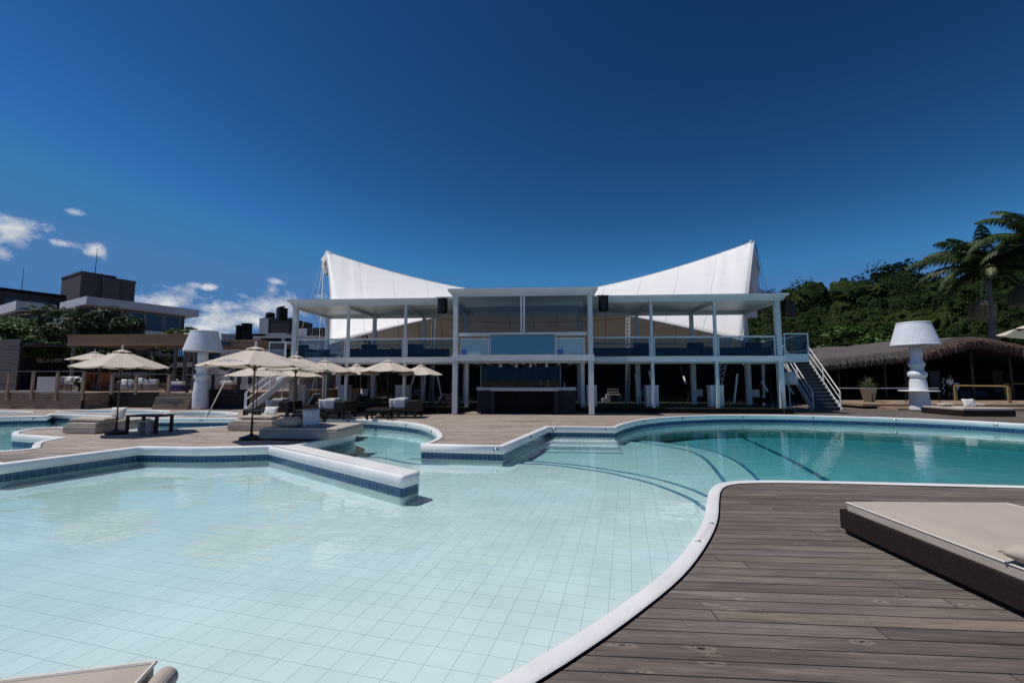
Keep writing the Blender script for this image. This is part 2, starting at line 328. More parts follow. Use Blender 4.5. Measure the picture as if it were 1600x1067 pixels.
MT = dict(
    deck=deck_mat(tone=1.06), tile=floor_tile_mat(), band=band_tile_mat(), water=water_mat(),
    coping=mat('white_coping_paint', (.80, .79, .79), .5, .075, 1.6, .16, bscale=45),
    poolwall=mat('pale_pool_wall', (.62, .72, .72), .4, .05, 3),
    steel=mat('white_painted_steel', (.62, .655, .67), .38, .06, 1.2, .03),
    steel2=mat('grey_painted_steel', (.40, .45, .48), .45, .08, 1.2),
    white=mat('white_paint', (.80, .80, .80), .45, .04, 2, .04),
    lampw=mat('white_lamp_paint', (.74, .76, .80), .4, .05, 3, .05),
    greywhite=mat('light_grey_render', (.55, .56, .60), .8, .07, .6, .1),
    darkwood=mat('dark_stained_wood', (.020, .014, .012), .5, .35, 3, .15, stretch=(1, 8, 8), spec=.35),
    brown=mat('brown_frame_wood', (.022, .014, .012), .6, .3, 3, .2, stretch=(1, 10, 10), spec=.2),
    teak=mat('warm_teak', (.30, .165, .085), .55, .3, 3, .2, stretch=(1, 12, 12)),
    polewood=mat('varnished_pole_wood', (.10, .045, .022), .35, .25, 8, .05, stretch=(1, 1, .2)),
    oldwood=mat('weathered_plank', (.30, .21, .145), .75, .45, 2.5, .4, stretch=(.6, 1, 9)),
    greyplank=mat('grey_weathered_plank', (.13, .125, .125), .75, .3, 2.5, .4, stretch=(.6, 1, 14)),
    beige=mat('beige_canvas', (.47, .40, .335), .85, .07, 3, .12, bscale=300),
    beigecan=mat('beige_parasol_canvas', (.78, .685, .585), .85, .06, 2, .05, trans=.26),
    piping=mat('pale_piping', (.72, .67, .60), .6, .05, 8),
    whitefab=mat('white_cushion_fabric', (.74, .72, .69), .85, .07, 5, .3, bscale=30),
    greyfab=mat('grey_cushion_fabric', (.20, .21, .23), .85, .1, 6, .2),
    bluefab=mat('navy_blue_fabric', (.008, .020, .052), .75, .2, 4, .1),
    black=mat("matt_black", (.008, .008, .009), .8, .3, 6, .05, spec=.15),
    darkmetal=mat('dark_bronze_metal', (.035, .03, .027), .3, .25, 6, .03, metal=.6),
    chrome=mat('worn_chrome', (.45, .47, .48), .25, .1, 20, metal=.9),
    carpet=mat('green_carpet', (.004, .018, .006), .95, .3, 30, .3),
    charcoal=mat('charcoal_panel', (.016, .019, .028), .5, .2, 3, spec=.25),
    cream=mat('cream_counter', (.48, .48, .50), .5, .05, 3),
    tent=mat('white_tent_membrane', (.90, .89, .875), .55, .03, .8, .06, trans=.05),
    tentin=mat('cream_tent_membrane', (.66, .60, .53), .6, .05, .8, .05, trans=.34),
    glass=glass('balustrade_glass', (.72, .82, .85), .8), window=glass('tinted_window_glass', (.78, .81, .82), 1.2),
    blueglass=glass('blue_glass_panel', (.55, .78, .9), .8, 0, (.16, .42, .60), .6), paleglass=glass('pale_blue_glass_panel', (.6, .8, .88), .8, 0, (.45, .66, .74), .7),
    darkglass=mat('dark_window_glass', (.015, .025, .035), .06, .3, 1.5, spec=.8),
    cluster=mat('pale_palm_flower', (.42, .39, .26), .8, .2, 6),
    nosing=mat('blue_step_tile', (.055, .19, .36), .3, .2, 8),
    stair=mat('stair_slate', (.09, .105, .13), .6, .15, 3),
    concrete=mat('dark_grey_render', (.062, .056, .062), .85, .08, .4, .1), concretelit=mat('taupe_render', (.17, .15, .15), .85, .08, .4, .1),
    bark=mat('palm_bark', (.20, .175, .15), .85, .35, 2, .5, stretch=(1, 1, 12)), darkbark=mat('dark_bark', (.06, .045, .035), .9, .3, 5, .5),
    thatch=mat('brown_thatch', (.12, .075, .058), .9, .5, 14, .5, stretch=(1, 1, .15)), thatchgrey=mat('grey_weathered_thatch', (.105, .09, .082), .9, .4, 10, .5),
    leafdark=mat('dark_leaf', (.016, .034, .010), .55, .5, 1.2, spec=.35, trans=.12, c2=(.038, .070, .018)),
    leaffar=forest_mat(),
    leafmid=mat('mid_green_leaf', (.075, .14, .03), .5, .4, 1.5, spec=.35, trans=.2), leafpale=mat('dry_leaf', (.16, .17, .08), .6, .3, 3, trans=.15),
    soil=mat('forest_floor', (.012, .018, .008), .95, .4, .3), sand=mat('pale_sand_ground', (.26, .23, .19), .95, .15, .3, .2),
    orange=mat('orange_wood', (.36, .11, .03), .5, .3, 4), terracotta=mat('brown_roof_sheet', (.20, .12, .08), .8, .2, 2),
    skin=mat('skin', (.30, .17, .12), .6, .05, 5), hair=mat('dark_hair', (.015, .01, .008), .6, .2, 20), purple=mat('purple_cushion', (.05, .04, .16), .8, .1, 5),
    yellowwood=mat('yellow_bamboo_wood', (.26, .19, .07), .6, .25, 4, .1, stretch=(1, 6, 6)), bluepaint=mat('bright_blue_paint', (.05, .14, .42), .4, .1, 4), greystone=mat('pale_planter', (.42, .40, .38), .7, .12, 5, .2),
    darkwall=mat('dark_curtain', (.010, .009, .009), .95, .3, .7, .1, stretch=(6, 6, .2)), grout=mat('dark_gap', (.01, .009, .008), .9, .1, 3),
)
# ================================================================ ground, deck and pools
WL = -.34                                  # water level
def W(x, y): return Vector((x, y, 0))
def smooth_closed(pts, step=.18):
    """pts: (Vector, corner?) round a closed outline; curved stretches between corners become Catmull-Rom."""
    n = len(pts); out = []
    for i in range(n):
        p1, c1 = pts[i]; p2, c2 = pts[(i + 1) % n]
        p0 = p1 if c1 else pts[i - 1][0]; p3 = p2 if c2 else pts[(i + 2) % n][0]
        if c1 and c2: k = 1
        else: k = max(1, min(14, int((p2 - p1).length / step)))
        for j in range(k):
            t = j / k
            q = .5 * ((2 * p1) + (p2 - p0) * t + (2 * p0 - 5 * p1 + 4 * p2 - p3) * t * t + (3 * p1 - p0 - 3 * p2 + p3) * t ** 3) if not (c1 and c2) else p1
            out.append(Vector((q.x, q.y, 0)))
    res = [out[0]]
    for q in out[1:]:
        if (q - res[-1]).length > .02: res.append(q)
    return res
def area(p): return .5 * sum(p[i].x * p[(i + 1) % len(p)].y - p[(i + 1) % len(p)].x * p[i].y for i in range(len(p)))
def offsets(poly):
    n = len(poly); res = []
    for i in range(n):
        a = (poly[i] - poly[i - 1]).normalized(); b = (poly[(i + 1) % n] - poly[i]).normalized()
        na = Vector((a.y, -a.x, 0)); nb = Vector((b.y, -b.x, 0)); m = na + nb
        if m.length < 1e-3: m = na
        m.normalize(); s = 1 / max(.42, m.dot(na)); res.append(m * s)
    return res                             # outward for a counter-clockwise outline
def fill2d(name, loops, z, mat_, kind='structure', label=None):
    cu = bpy.data.curves.new(name, 'CURVE'); cu.dimensions = '2D'; cu.fill_mode = 'BOTH'
    for lp in loops:
        s = cu.splines.new('POLY'); s.points.add(len(lp) - 1); s.use_cyclic_u = True
        for i, p in enumerate(lp): s.points[i].co = (p[0], p[1], 0, 1)
    o = bpy.data.objects.new('tmp', cu); col.objects.link(o)
    dg = bpy.context.evaluated_depsgraph_get(); me = bpy.data.meshes.new_from_object(o.evaluated_get(dg)); bpy.data.objects.remove(o)
    me.name = name; me.materials.clear(); me.materials.append(mat_)
    # every face must look up
    import bmesh
    bm = bmesh.new(); bm.from_mesh(me)
    bmesh.ops.remove_doubles(bm, verts=bm.verts, dist=1e-4)
    for f in bm.faces:
        if f.normal.z < 0: f.normal_flip()
    bm.to_mesh(me); bm.free()
    ob = bpy.data.objects.new(name, me); ob.location.z = z; col.objects.link(ob); tag(ob, label, None, None, kind); return ob
def fill_cdt(name, loops, z, mat_, label):
    from mathutils.geometry import delaunay_2d_cdt
    vs = []; es = []
    for lp in loops:
        o = len(vs); vs += [Vector((p[0], p[1])) for p in lp]; es += [(o + i, o + (i + 1) % len(lp)) for i in range(len(lp))]
    V, E, Fc, _, _, _ = delaunay_2d_cdt(vs, es, [], 0, 1e-5)
    boxes = [(min(p[0] for p in l), max(p[0] for p in l), min(p[1] for p in l), max(p[1] for p in l)) for l in loops]
    def inside(lp, x, y):
        w = 0; n = len(lp)
        for i in range(n):
            ax_, ay = lp[i][0], lp[i][1]; bx, by = lp[(i + 1) % n][0], lp[(i + 1) % n][1]
            if ay <= y:
                if by > y and (bx - ax_) * (y - ay) - (x - ax_) * (by - ay) > 0: w += 1
            elif by <= y and (bx - ax_) * (y - ay) - (x - ax_) * (by - ay) < 0: w -= 1
        return w
    keep = []
    for f in Fc:
        x = sum(V[i].x for i in f) / len(f); y = sum(V[i].y for i in f) / len(f)
        if not inside(loops[0], x, y): continue
        if any(b[0] < x < b[1] and b[2] < y < b[3] and inside(l, x, y) > 0 for l, b in zip(loops[1:], boxes[1:])): continue
        keep.append(f)
    mb = MB(); mb.add([(p.x, p.y, 0) for p in V], keep); ob = mb.build(name, mat_); ob.location.z = z
    return tag(ob, label, None, None, 'structure')
def coping(name, poly, parent_label, width=.155, depth=2.3, top=0.0):
    off = offsets(poly); n = len(poly); cum = [0]
    for i in range(n): cum.append(cum[-1] + (poly[(i + 1) % n] - poly[i]).length)
    # inner face z -.2, rounded shoulder, flat top, outer shoulder
    prof = [(.012, -.205), (0, -.20), (0, -.045), (.006, -.02), (.018, -.004), (.035, top), (width - .03, top), (width - .006, -.007), (width, -.012)]
    def strip(prof, name, m, parent=None, smooth=False):
        mb = MB(); vs = []
        for i in range(n):
            for d, z in prof: vs.append((poly[i].x + off[i].x * d, poly[i].y + off[i].y * d, z))
        k = len(prof); fs = []; uvs = []
        pl = [0]
        for a, b in zip(prof, prof[1:]): pl.append(pl[-1] + math.hypot(a[0] - b[0], a[1] - b[1]))
        for i in range(n):
            j = (i + 1) % n
            for q in range(k - 1):
                fs.append((i * k + q, j * k + q, j * k + q + 1, i * k + q + 1))
                uvs.append(((cum[i], pl[q]), (cum[i + 1], pl[q]), (cum[i + 1], pl[q + 1]), (cum[i], pl[q + 1])))
        mb.add(vs, fs, uvs); o = mb.build(name, m, parent, smooth); return o
    c = strip(prof, name, MT['coping'], None, True); tag(c, parent_label, None, None, 'structure')
    me = c.data
    b = strip([(.012, -.36), (.012, -.203)], name + '_tile_band', MT['band']); tag(b, 'band of small dark blue tiles at the waterline', None, None, 'structure')
    g_ = strip([(width - .001, -.0125), (width - .001, -.25)], name + '_outer_joint', MT['grout']); tag(g_, 'dark joint between coping and deck boards', None, None, 'structure')
    w = strip([(.02, -depth), (.02, -.358)], name + '_underwater_wall', MT['poolwall']); tag(w, 'pale tiled wall of the pool below the water', None, None, 'structure')
    return c
S, C_ = False, True
def gp(l): return [(G(px, py), c) for px, py, c in l]
mainA = [(W(-12.5, 1.0), C_), (W(-6, 1.15), S), (W(-3, 1.15), S), (W(-1.3, 1.5), S)] + gp([
    (755, 1067, S), (850, 1015, S), (950, 953, S), (1036, 890, S), (1078, 843, S), (1098, 808, S), (1104, 778, S), (1108, 764, S), (1119, 755, S), (1145, 750.5, S), (1200, 749.2, S),
    (1300, 750.5, S), (1450, 754, S), (1600, 757.5, C_), (1900, 765, C_), (2150, 700, C_), (1950, 683, S), (1750, 670, S), (1600, 662, S), (1500, 656.5, S), (1400, 652.5, S),
    (1300, 649.6, S), (1210, 648, S), (1130, 648, S), (1060, 650.3, S), (1010, 654.5, S), (980, 660.5, S), (962, 667, C_), (858, 666, C_), (786, 696.5, C_), (657, 693.5, C_),
    (672, 688.5, S), (684, 680.5, S), (676, 670, S), (655, 662.5, S), (620, 658, S), (580, 655.2, S), (540, 654, S), (500, 653.4, S), (370, 652.8, S), (250, 652.6, S), (200, 651, S), (150, 648.6, S), (82, 646.2, C_),
    (74, 649.4, C_), (0, 650.8, S), (-200, 657, C_), (-420, 690, C_), (-120, 706, C_), (0, 703.6, S), (46, 699.8, S), (50, 694.5, S), (60, 689, S), (92, 683.2, C_), (19.5, 678.4, C_), (19, 675, S), (30, 672, S), (48, 669, S), (75, 667.2, S),
    (110, 667, S), (160, 669.5, S), (205, 671.3, S), (250, 671.2, S), (300, 668, S), (355, 665, S), (400, 662, S), (450, 661, S), (515, 664, S), (550, 669, S), (555, 674, S), (535, 681, S), (467, 694.5, C_),
    (420, 696.3, C_), (320, 698.6, S), (217, 697.7, C_), (0, 724.3, C_)]) + [(W(-12.5, 8.2), C_)]
A = smooth_closed(mainA)
if area(A) < 0: A.reverse()
B = smooth_closed(gp([(92, 642.6, S), (120, 640.9, S), (200, 640.0, S), (240, 640.3, S), (262, 641.9, S), (248, 644.2, S), (205, 645.9, S), (150, 644.6, S)]))
Cc = smooth_closed(gp([(258, 646.8, S), (280, 643.7, S), (315, 642.6, S), (350, 643.4, S), (368, 645.8, S), (350, 648.9, S), (300, 650.0, S), (268, 649.2, S)]))
D = smooth_closed(gp([(-160, 646.5, S), (-60, 643.4, S), (10, 642.2, S), (42, 642.3, S), (44, 643.6, S), (10, 645.6, S), (-60, 648.5, S), (-140, 651, S)]))
pools = []
for nm, p, lab in (('pool_coping', A, 'white rounded coping edging the large curving pool'), ('plunge_pool_coping', B, 'white coping of the small oval pool behind the parasol'),
                   ('spa_pool_coping', Cc, 'white coping of the round spa pool by the left lamp'), ('far_pool_coping', D, 'white coping of the pool at the far left edge')):
    if area(p) < 0: p.reverse()
    of = offsets(p); p.reverse(); p.reverse()
    pools.append((p, [p[i] + of[i] * .11 for i in range(len(p))], [p[i] + of[i] * .174 for i in range(len(p))], coping(nm, p, lab), [p[i] + of[i] * .06 for i in range(len(p))]))
DX0, DX1, DY0, DY1 = -55, 60, -9, 60
rect = [(DX0, DY0), (DX1, DY0), (DX1, DY1), (DX0, DY1)]
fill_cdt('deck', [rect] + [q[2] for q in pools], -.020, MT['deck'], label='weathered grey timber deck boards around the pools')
fill_cdt('deck_subfloor', [rect] + [q[1] for q in pools], -.10, MT['grout'], label='dark gap under the deck boards')
fill2d('ground', [[(-1500, -1500), (1500, -1500), (1500, 1500), (-1500, 1500)], [(DX0 + .3, DY0 + .3), (DX1 - .3, DY0 + .3), (DX1 - .3, DY1 - .3), (DX0 + .3, DY1 - .3)]], -.15, MT['sand'], label='sandy ground beyond the deck')
# pool floor: terraces that step down from the paddling area
Z0, Z1, Z2, Z3, Z4 = -.50, -.55, -.62, -.74, -1.06
def gz(l, z): return [G(px, py, z) for px, py in l]
arc1a = gz([(530, 704), (566, 713), (598, 714.5), (620, 719), (640, 723), (665, 724.8), (700, 725.2), (760, 723.6), (822, 723.8), (865, 726), (907, 731.4), (950, 737.7), (992, 747.3), (1024, 755.8), (1056, 767.5), (1084, 780), (1105, 794), (1160, 840)], Z0)
arc1b = gz([(640, 716), (700, 719), (760, 718.6), (800, 719.5), (844, 720.9), (907, 726.7), (960, 734.6), (992, 740), (1035, 749.4), (1077, 762), (1104, 773), (1170, 803)], Z1)
arc2a = gz([(925, 686.5), (965, 688.8), (1003, 691), (1045, 697.4), (1077, 704.2), (1096, 711.5), (1109, 721), (1120, 733), (1133, 749), (1150, 775)], Z2)
arc2b = gz([(930, 684), (965, 685.4), (1000, 687.4), (1056, 693.4), (1112, 704), (1150, 719), (1169, 732), (1184, 745.6), (1205, 768)], Z3)
def dens(l):
    o = []
    for i in range(len(l) - 1):
        p0 = l[max(i - 1, 0)]; p1 = l[i]; p2 = l[i + 1]; p3 = l[min(i + 2, len(l) - 1)]
        for j in range(8):
            t = j / 8; o.append(.5 * ((2 * p1) + (p2 - p0) * t + (2 * p0 - 5 * p1 + 4 * p2 - p3) * t * t + (3 * p1 - p0 - 3 * p2 + p3) * t ** 3))
    return o + [l[-1]]
arc1a, arc1b, arc2a, arc2b = map(dens, (arc1a, arc1b, arc2a, arc2b))
isl = [W(*G(300, 688)[:2]), W(*G(440, 690)[:2])]
isl0 = [W(-14, .4), W(-14, 9.6), W(*G(60, 706)[:2])]
fill2d('paddling_pool_floor', [arc1a + [W(4.5, 2), W(3, .4)] + isl0 + isl], Z0, MT['tile'], label='pale square tiled floor of the shallow paddling area')
fill2d('pool_step', [arc1b + [W(5.5, 2), W(4, .3), W(-1, 5), G(600, 740)]], Z1, MT['tile'], label='upper curved underwater step of the pool')
fill2d('pool_middle_floor', [arc2a + [W(7, 2), W(5, .2), W(-60, .2), W(-60, 40), W(*G(925, 640)[:2])]], Z2, MT['tile'], label='pale tiled floor between the two curved pairs of steps')
fill2d('pool_lower_step', [arc2b + [W(8, 2), W(6, 3), W(*G(1060, 760)[:2]), W(*G(900, 700)[:2])]], Z3, MT['tile'], label='lower curved underwater step of the pool')
fill2d('deep_pool_floor', [[(-60, 0), (50, 0), (50, 50), (-60, 50)]], Z4, MT['tile'], label='pale tiled floor of the deep end')
def riser(arc, za, zb, nm):
    mb = MB(); n = len(arc)
    mb.add([(p.x, p.y, za) for p in arc] + [(p.x, p.y, zb) for p in arc], [(i, i + 1, n + i + 1, n + i) for i in range(n - 1)])
    tag(mb.build(nm, MT['poolwall']), 'face of a curved underwater step', None, None, 'structure')
    # the blue tile nosing on the tread
    mb = MB(); vs = []; u = [0]
    for i, p in enumerate(arc):
        d = (arc[min(i + 1, n - 1)] - arc[max(i - 1, 0)]).normalized(); nn = Vector((d.y, -d.x, 0))
        vs += [(p.x - nn.x * .001, p.y - nn.y * .001, za + .004), (p.x + nn.x * .10, p.y + nn.y * .10, za + .004)]
        if i: u.append(u[-1] + (p - arc[i - 1]).length)
    mb.add(vs, [(2 * i, 2 * i + 1, 2 * i + 3, 2 * i + 2) for i in range(n - 1)], [((u[i], 0), (u[i], .075), (u[i + 1], .075), (u[i + 1], 0)) for i in range(n - 1)])
    tag(mb.build('step_nosing', MT['nosing']), 'curved line of blue tiles marking an underwater step', None, None, 'structure')
riser(arc1a, Z0, Z4, 'step_riser'); riser(arc1b, Z1, Z4, 'step_riser'); riser(arc2a, Z2, Z4, 'step_riser'); riser(arc2b, Z3, Z4, 'step_riser')
lane = dens(gz([(1090, 655), (1116, 663), (1157, 682), (1225, 713.7), (1289, 749), (1340, 778)], Z4))
mb = MB(); vs = []
for i, p in enumerate(lane):
    d = (lane[min(i + 1, len(lane) - 1)] - lane[max(i - 1, 0)]).normalized(); nn = Vector((d.y, -d.x, 0)); vs += [(p.x - nn.x * .09, p.y - nn.y * .09, Z4 + .004), (p.x + nn.x * .09, p.y + nn.y * .09, Z4 + .004)]
mb.add(vs, [(2 * i, 2 * i + 1, 2 * i + 3, 2 * i + 2) for i in range(len(lane) - 1)], [((i * .2, 0), (i * .2, .25), (i * .2 + .2, .25), (i * .2 + .2, 0)) for i in range(len(lane) - 1)])
tag(mb.build('lane_marking', MT['nosing']), 'dark blue lane line on the deep floor', None, None, 'structure')
# entry steps in the recess between the promontory and the right curve
for k in range(3):
    mb = MB(); a = G(860, 667); b = G(962, 667)
    mb.box(a.x - 1.2, b.x - .05 - .0 * k, a.y - .55 - .5 * k, a.y + .3, Z4, -.42 - .09 * k - .001 * k)
    tag(mb.build('entry_step', MT['tile']), 'broad underwater entry step in the square recess', None, None, 'structure')
    mb = MB(); y = a.y - .55 - .5 * k; z = -.42 - .09 * k - .001 * k + .004
    mb.add([(a.x - 1.2, y, z), (b.x - .05, y, z), (b.x - .05, y + .07, z), (a.x - 1.2, y + .07, z)], [(0, 1, 2, 3)], [((0, 0), (3, 0), (3, .07), (0, .07))])
    tag(mb.build('step_nosing', MT['nosing']), 'straight line of blue tiles on an entry step', None, None, 'structure')
# water: closed bodies so that depth tints them
for (p, _, _, _, wp) in pools:
    n = len(wp); mb = MB(); zb = -1.9
    cap = fill2d('pool_water', [wp], WL, MT['water'], label='clear still pool water' if p is A else 'clear water of a small pool')
    import bmesh
    bm = bmesh.new(); bm.from_mesh(cap.data); bmesh.ops.dissolve_limit(bm, angle_limit=.01, verts=bm.verts, edges=bm.edges)
    r = bmesh.ops.extrude_face_region(bm, geom=bm.faces[:]); vs = [g for g in r['geom'] if isinstance(g, bmesh.types.BMVert)]
    bmesh.ops.translate(bm, verts=vs, vec=(0, 0, zb - WL)); bmesh.ops.recalc_face_normals(bm, faces=bm.faces[:])
    bmesh.ops.triangulate(bm, faces=bm.faces[:]); bm.to_mesh(cap.data); bm.free()
fill2d('pool_basin', [[(-60, 0), (50, 0), (50, 50), (-60, 50)]], -2.4, MT['grout'], label='earth below the pools')
# the free standing divider wall
d1, d2, d3, d4 = G(418, 696.5), G(468, 694.2), G(659, 735.5), G(629, 744)
ax = ((d3 - d2).normalized() + (d4 - d1).normalized()).normalized()
dv = thing('pool_divider', 'thick white rounded wall jutting out between paddling area and channel', 'wall', (d1.x, d1.y, 0))
dv['kind'] = 'structure'
def rounded(poly, r=.10, k=5):
    o = []; n = len(poly)
    for i in range(n):
        a, p, b = poly[i - 1], poly[i], poly[(i + 1) % n]; u = (a - p).normalized() * r; v = (b - p).normalized() * r
        for j in range(k + 1):
            t = j / k; o.append((p + u) * (1 - t) ** 2 + 2 * p * t * (1 - t) + (p + v) * t * t)
    return o
dp = rounded([d1, d4, d3, d2], .11)
if area(dp) < 0: dp.reverse()
od = offsets(dp); rel = lambda q: (q.x - d1.x, q.y - d1.y)
def ringstack(levels, name, m, parent, capt=True, smooth=True):
    mb = MB(); n = len(dp); vs = []; fs = []; uvs = []; cum = [0]
    for i in range(n): cum.append(cum[-1] + (dp[(i + 1) % n] - dp[i]).length)
    for dd, z in levels:
        for i in range(n): q = dp[i] - od[i] * dd; vs.append((*rel(q), z))
    for l in range(len(levels) - 1):
        for i in range(n):
            j = (i + 1) % n; fs.append((l * n + i, l * n + j, (l + 1) * n + j, (l + 1) * n + i)); z0, z1 = levels[l][1], levels[l + 1][1]
            uvs.append(((cum[i], z0 + .35), (cum[i + 1], z0 + .35), (cum[i + 1], z1 + .35), (cum[i], z1 + .35)))
    if capt: fs.append(tuple((len(levels) - 1) * n + i for i in range(n))); uvs.append(tuple((0, 0) for i in range(n)))
    mb.add(vs, fs, uvs); return mb.build(name, m, parent, smooth)
ringstack([(.012, -.205), (0, -.20), (0, -.05), (.006, -.02), (.03, .0), (.07, .006)], 'wall_cap', MT['coping'], dv)
ringstack([(.012, -.36), (.012, -.204)], 'tile_band', MT['band'], dv, False)
ringstack([(.016, -1.3), (.016, -.358)], 'underwater_wall', MT['poolwall'], dv, False)
# water jets in the white lip
jm = MB(); jm.lathe([(.0, .035), (.03, .035), (.036, .018), (.062, .010), (.07, 0)], 16); jo = None
jets = [(664, 699), (777, 702), (826, 684), (866, 671), (945, 672), (634, 664), (540, 659), (679, 674), (1003, 659), (1068, 654), (1160, 651.5), (1267, 652), (1397, 656), (1556, 664), (48, 654), (313, 657)]
cop = pools[0][3]
for k, (px, py) in enumerate(jets):
    # nearest point of the outline along this sight line at mid-lip height
    t = G(px, py, -.11); n = len(A); bi = min(range(n), key=lambda i: (A[i] - W(t.x, t.y)).length); best = None
    for i in (bi - 1, bi):
        a = A[i]; b = A[(i + 1) % n]; ab = b - a; s = max(0, min(1, (W(t.x, t.y) - a).dot(ab) / max(ab.length_squared, 1e-9))); q = a + ab * s
        if best is None or (q - W(t.x, t.y)).length < best[0]: best = ((q - W(t.x, t.y)).length, q, ab.normalized())
    q, d = best[1], best[2]; inn = Vector((-d.y, d.x, 0))
    if jo is None: jo = jm.build('water_jet', MT['chrome'], cop, True); o = jo
    else: o = jo.copy(); col.objects.link(o); o.parent = cop
    o.location = (q.x + inn.x * .001, q.y + inn.y * .001, -.11); o.rotation_euler = inn.to_track_quat('Z', 'Y').to_euler()
# printed depth warning on the near coping: two small figures and a line of faded pink lettering
a = G(1092, 846); b = G(1112, 818); u = (b - a).normalized(); v = Vector((-u.y, u.x, 0)); L0 = (b - a).length; mk = MB(); mp_ = MB()
def st(mb, s0, t0, s1, t1, w=.006): mb.bar(a + u * s0 + v * t0 + Vector((0, 0, .001)), a + u * s1 + v * t1 + Vector((0, 0, .001)), w, .002)
for base in (-.02, L0 - .02):
    st(mk, base, -.03, base + .03, .0); st(mk, base + .03, 0, base, .03); st(mk, base + .03, 0, base + .06, 0); st(mk, base + .05, -.02, base + .05, .02); st(mk, base + .065, -.008, base + .065, .008, .014)
random.seed(5)
for row in (-.012, .010):
    s = .10
    while s < L0 - .06:
        l = random.choice((.006, .010, .008)); st(mp_, s, row, s + l, row, .006); s += l + .010
mtd = mat('faded_pink_print', (.62, .38, .38), .6, .1)
o = mk.build('depth_warning_print', MT['black'], cop); o = mp_.build('depth_warning_lettering', mtd, cop)
# ================================================================ pavilion
YC, YW, YB = 20.6, 22.5, 25.8
cx0, cx1 = FX(710.5, YC), FX(924, YC)
w0, w1 = FX(458, YW, 540), FX(1219, YW, 540)
ZP = .22                                           # raised platform of the wings
z_ceil, z_fl = FZ(565.5, YW), FZ(557.3, YW)        # underside and top of the upper floor edge
z_ru = FZ(474, YW); z_rt = FZ(464.5, YW)
pav = thing('beach_club_pavilion', 'white steel two storey pavilion with open upper terrace and glass fronted centre', 'building', (0, YW, 0))
O = Vector((0, YW, 0))
def pb(name, m, *boxes, parent=None, bevel=0):
    mb = MB()
    for b in boxes: mb.box(b[0], b[1], b[2] - YW, b[3] - YW, b[4], b[5])
    return mb.build(name, m, parent or pav, bevel=bevel)
def column(x, y, z0, z1, w=.17):
    pb('column', MT['steel'], (x - w / 2, x + w / 2, y, y + w, z0, z1), bevel=.008)
zc_fl, zc_ce = FZ(554.5, YC), FZ(563.6, YC)
zc_roof0, zc_roof1 = FZ(462, YC), FZ(450.5, YC)
# lower and upper columns of the wings, front row and back row
LW = [FX(p, YW, 560) for p in (541.5, 632)]; RW = [FX(p, YW, 560) for p in (1019.5, 1120)]
for x in [w0] + LW + RW + [w1]:
    big = x in (w0, w1)
    column(x, YW, ZP, z_ceil, .26 if big else .16)
    column(x, YW + .02, z_fl, z_ru, .24 if big else .14)
LB = [FX(p, YB, 540) for p in (509, 583.5, 661.5, 727)]; RB = [FX(p, YB, 540) for p in (905, 996, 1082.5, 1168)]
for x in LB + RB:
    column(x, YB, ZP, z_ceil, .26); column(x, YB + .02, z_fl, z_ru, .2)
cw = .20
for x in (cx0, cx1):
    column(x, YC, 0, zc_ce, cw + .04)
    column(x, YC + .02, zc_fl, zc_roof0, .22)
    column(x + (.22 if x < 0 else -.22), YW + .1, 0, z_ceil, .2)
# upper floor
pb('floor_slab', MT['steel'], (w0 - .1, cx0 - .16, YW - .06, YB + .4, z_ceil, z_fl), bevel=.01); pb('floor_slab', MT['steel'], (cx1 + .16, w1 + .26, YW - .06, YB + .4, z_ceil, z_fl), bevel=.01); pb('floor_slab', MT['steel'], (cx0 - .158, cx1 + .158, YC - .04, YB + .4, zc_ce, zc_fl), bevel=.01)
# edge lip below the beams
pb('floor_beam', MT['steel2'], (w0, cx0 - .2, YW + .12, YW + .24, z_ceil - .09, z_ceil - .002)); pb('floor_beam', MT['steel2'], (cx1 + .2, w1, YW + .12, YW + .24, z_ceil - .09, z_ceil - .002)); pb('floor_beam', MT['steel2'], (cx0 + .2, cx1 - .2, YC + .2, YC + .32, zc_ce - .1, zc_ce - .002))
for k in range(9):
    x = cx0 + .9 + k * (cx1 - cx0 - 1.8) / 8
    pb('ceiling_joist', MT['steel2'], (x - .05, x + .05, YC + .4, YB, zc_ce - .14, zc_ce - .003))
# roofs: a slab with a projecting gutter that leans outwards
def roof(x0, x1, y0, y1, zu, zt, name):
    mb = MB(); o = .17
    h = zt - zu; prof = [(.02, zu), (.02, zu + h * .28), (-.04, zu + h * .30), (-.05, zu + h * .55), (-o, zt - h * .30), (-o, zt), (.1, zt + .012)]
    def at(k, off): return off
    a = []
    for off, z in prof: a.append(((x0 + off, y0 - YW + off), (x1 - off, y0 - YW + off), (x1 - off, y1 - YW - off), (x0 + off, y1 - YW - off), z))
    vs = []
    for q in a: vs += [(*q[i], q[4]) for i in range(4)]
    fs = []
    for l in range(len(a) - 1):
        for i in range(4): j = (i + 1) % 4; fs.append((l * 4 + i, l * 4 + j, l * 4 + 4 + j, l * 4 + 4 + i))
    fs.append((3, 2, 1, 0)); t = (len(a) - 1) * 4; fs.append((t, t + 1, t + 2, t + 3))
    mb.add(vs, fs); return mb.build(name, MT['steel'], pav)
roof(w0 - .14, cx0 - .2, YW - .1, YB + .5, z_ru, z_rt, 'wing_roof'); roof(cx1 + .2, w1 + .26, YW - .1, YB + .5, z_ru, z_rt, 'wing_roof')
roof(cx0 - .18, cx1 + .18, YC - .05, YB + .5, zc_roof0, zc_roof1, 'centre_roof')
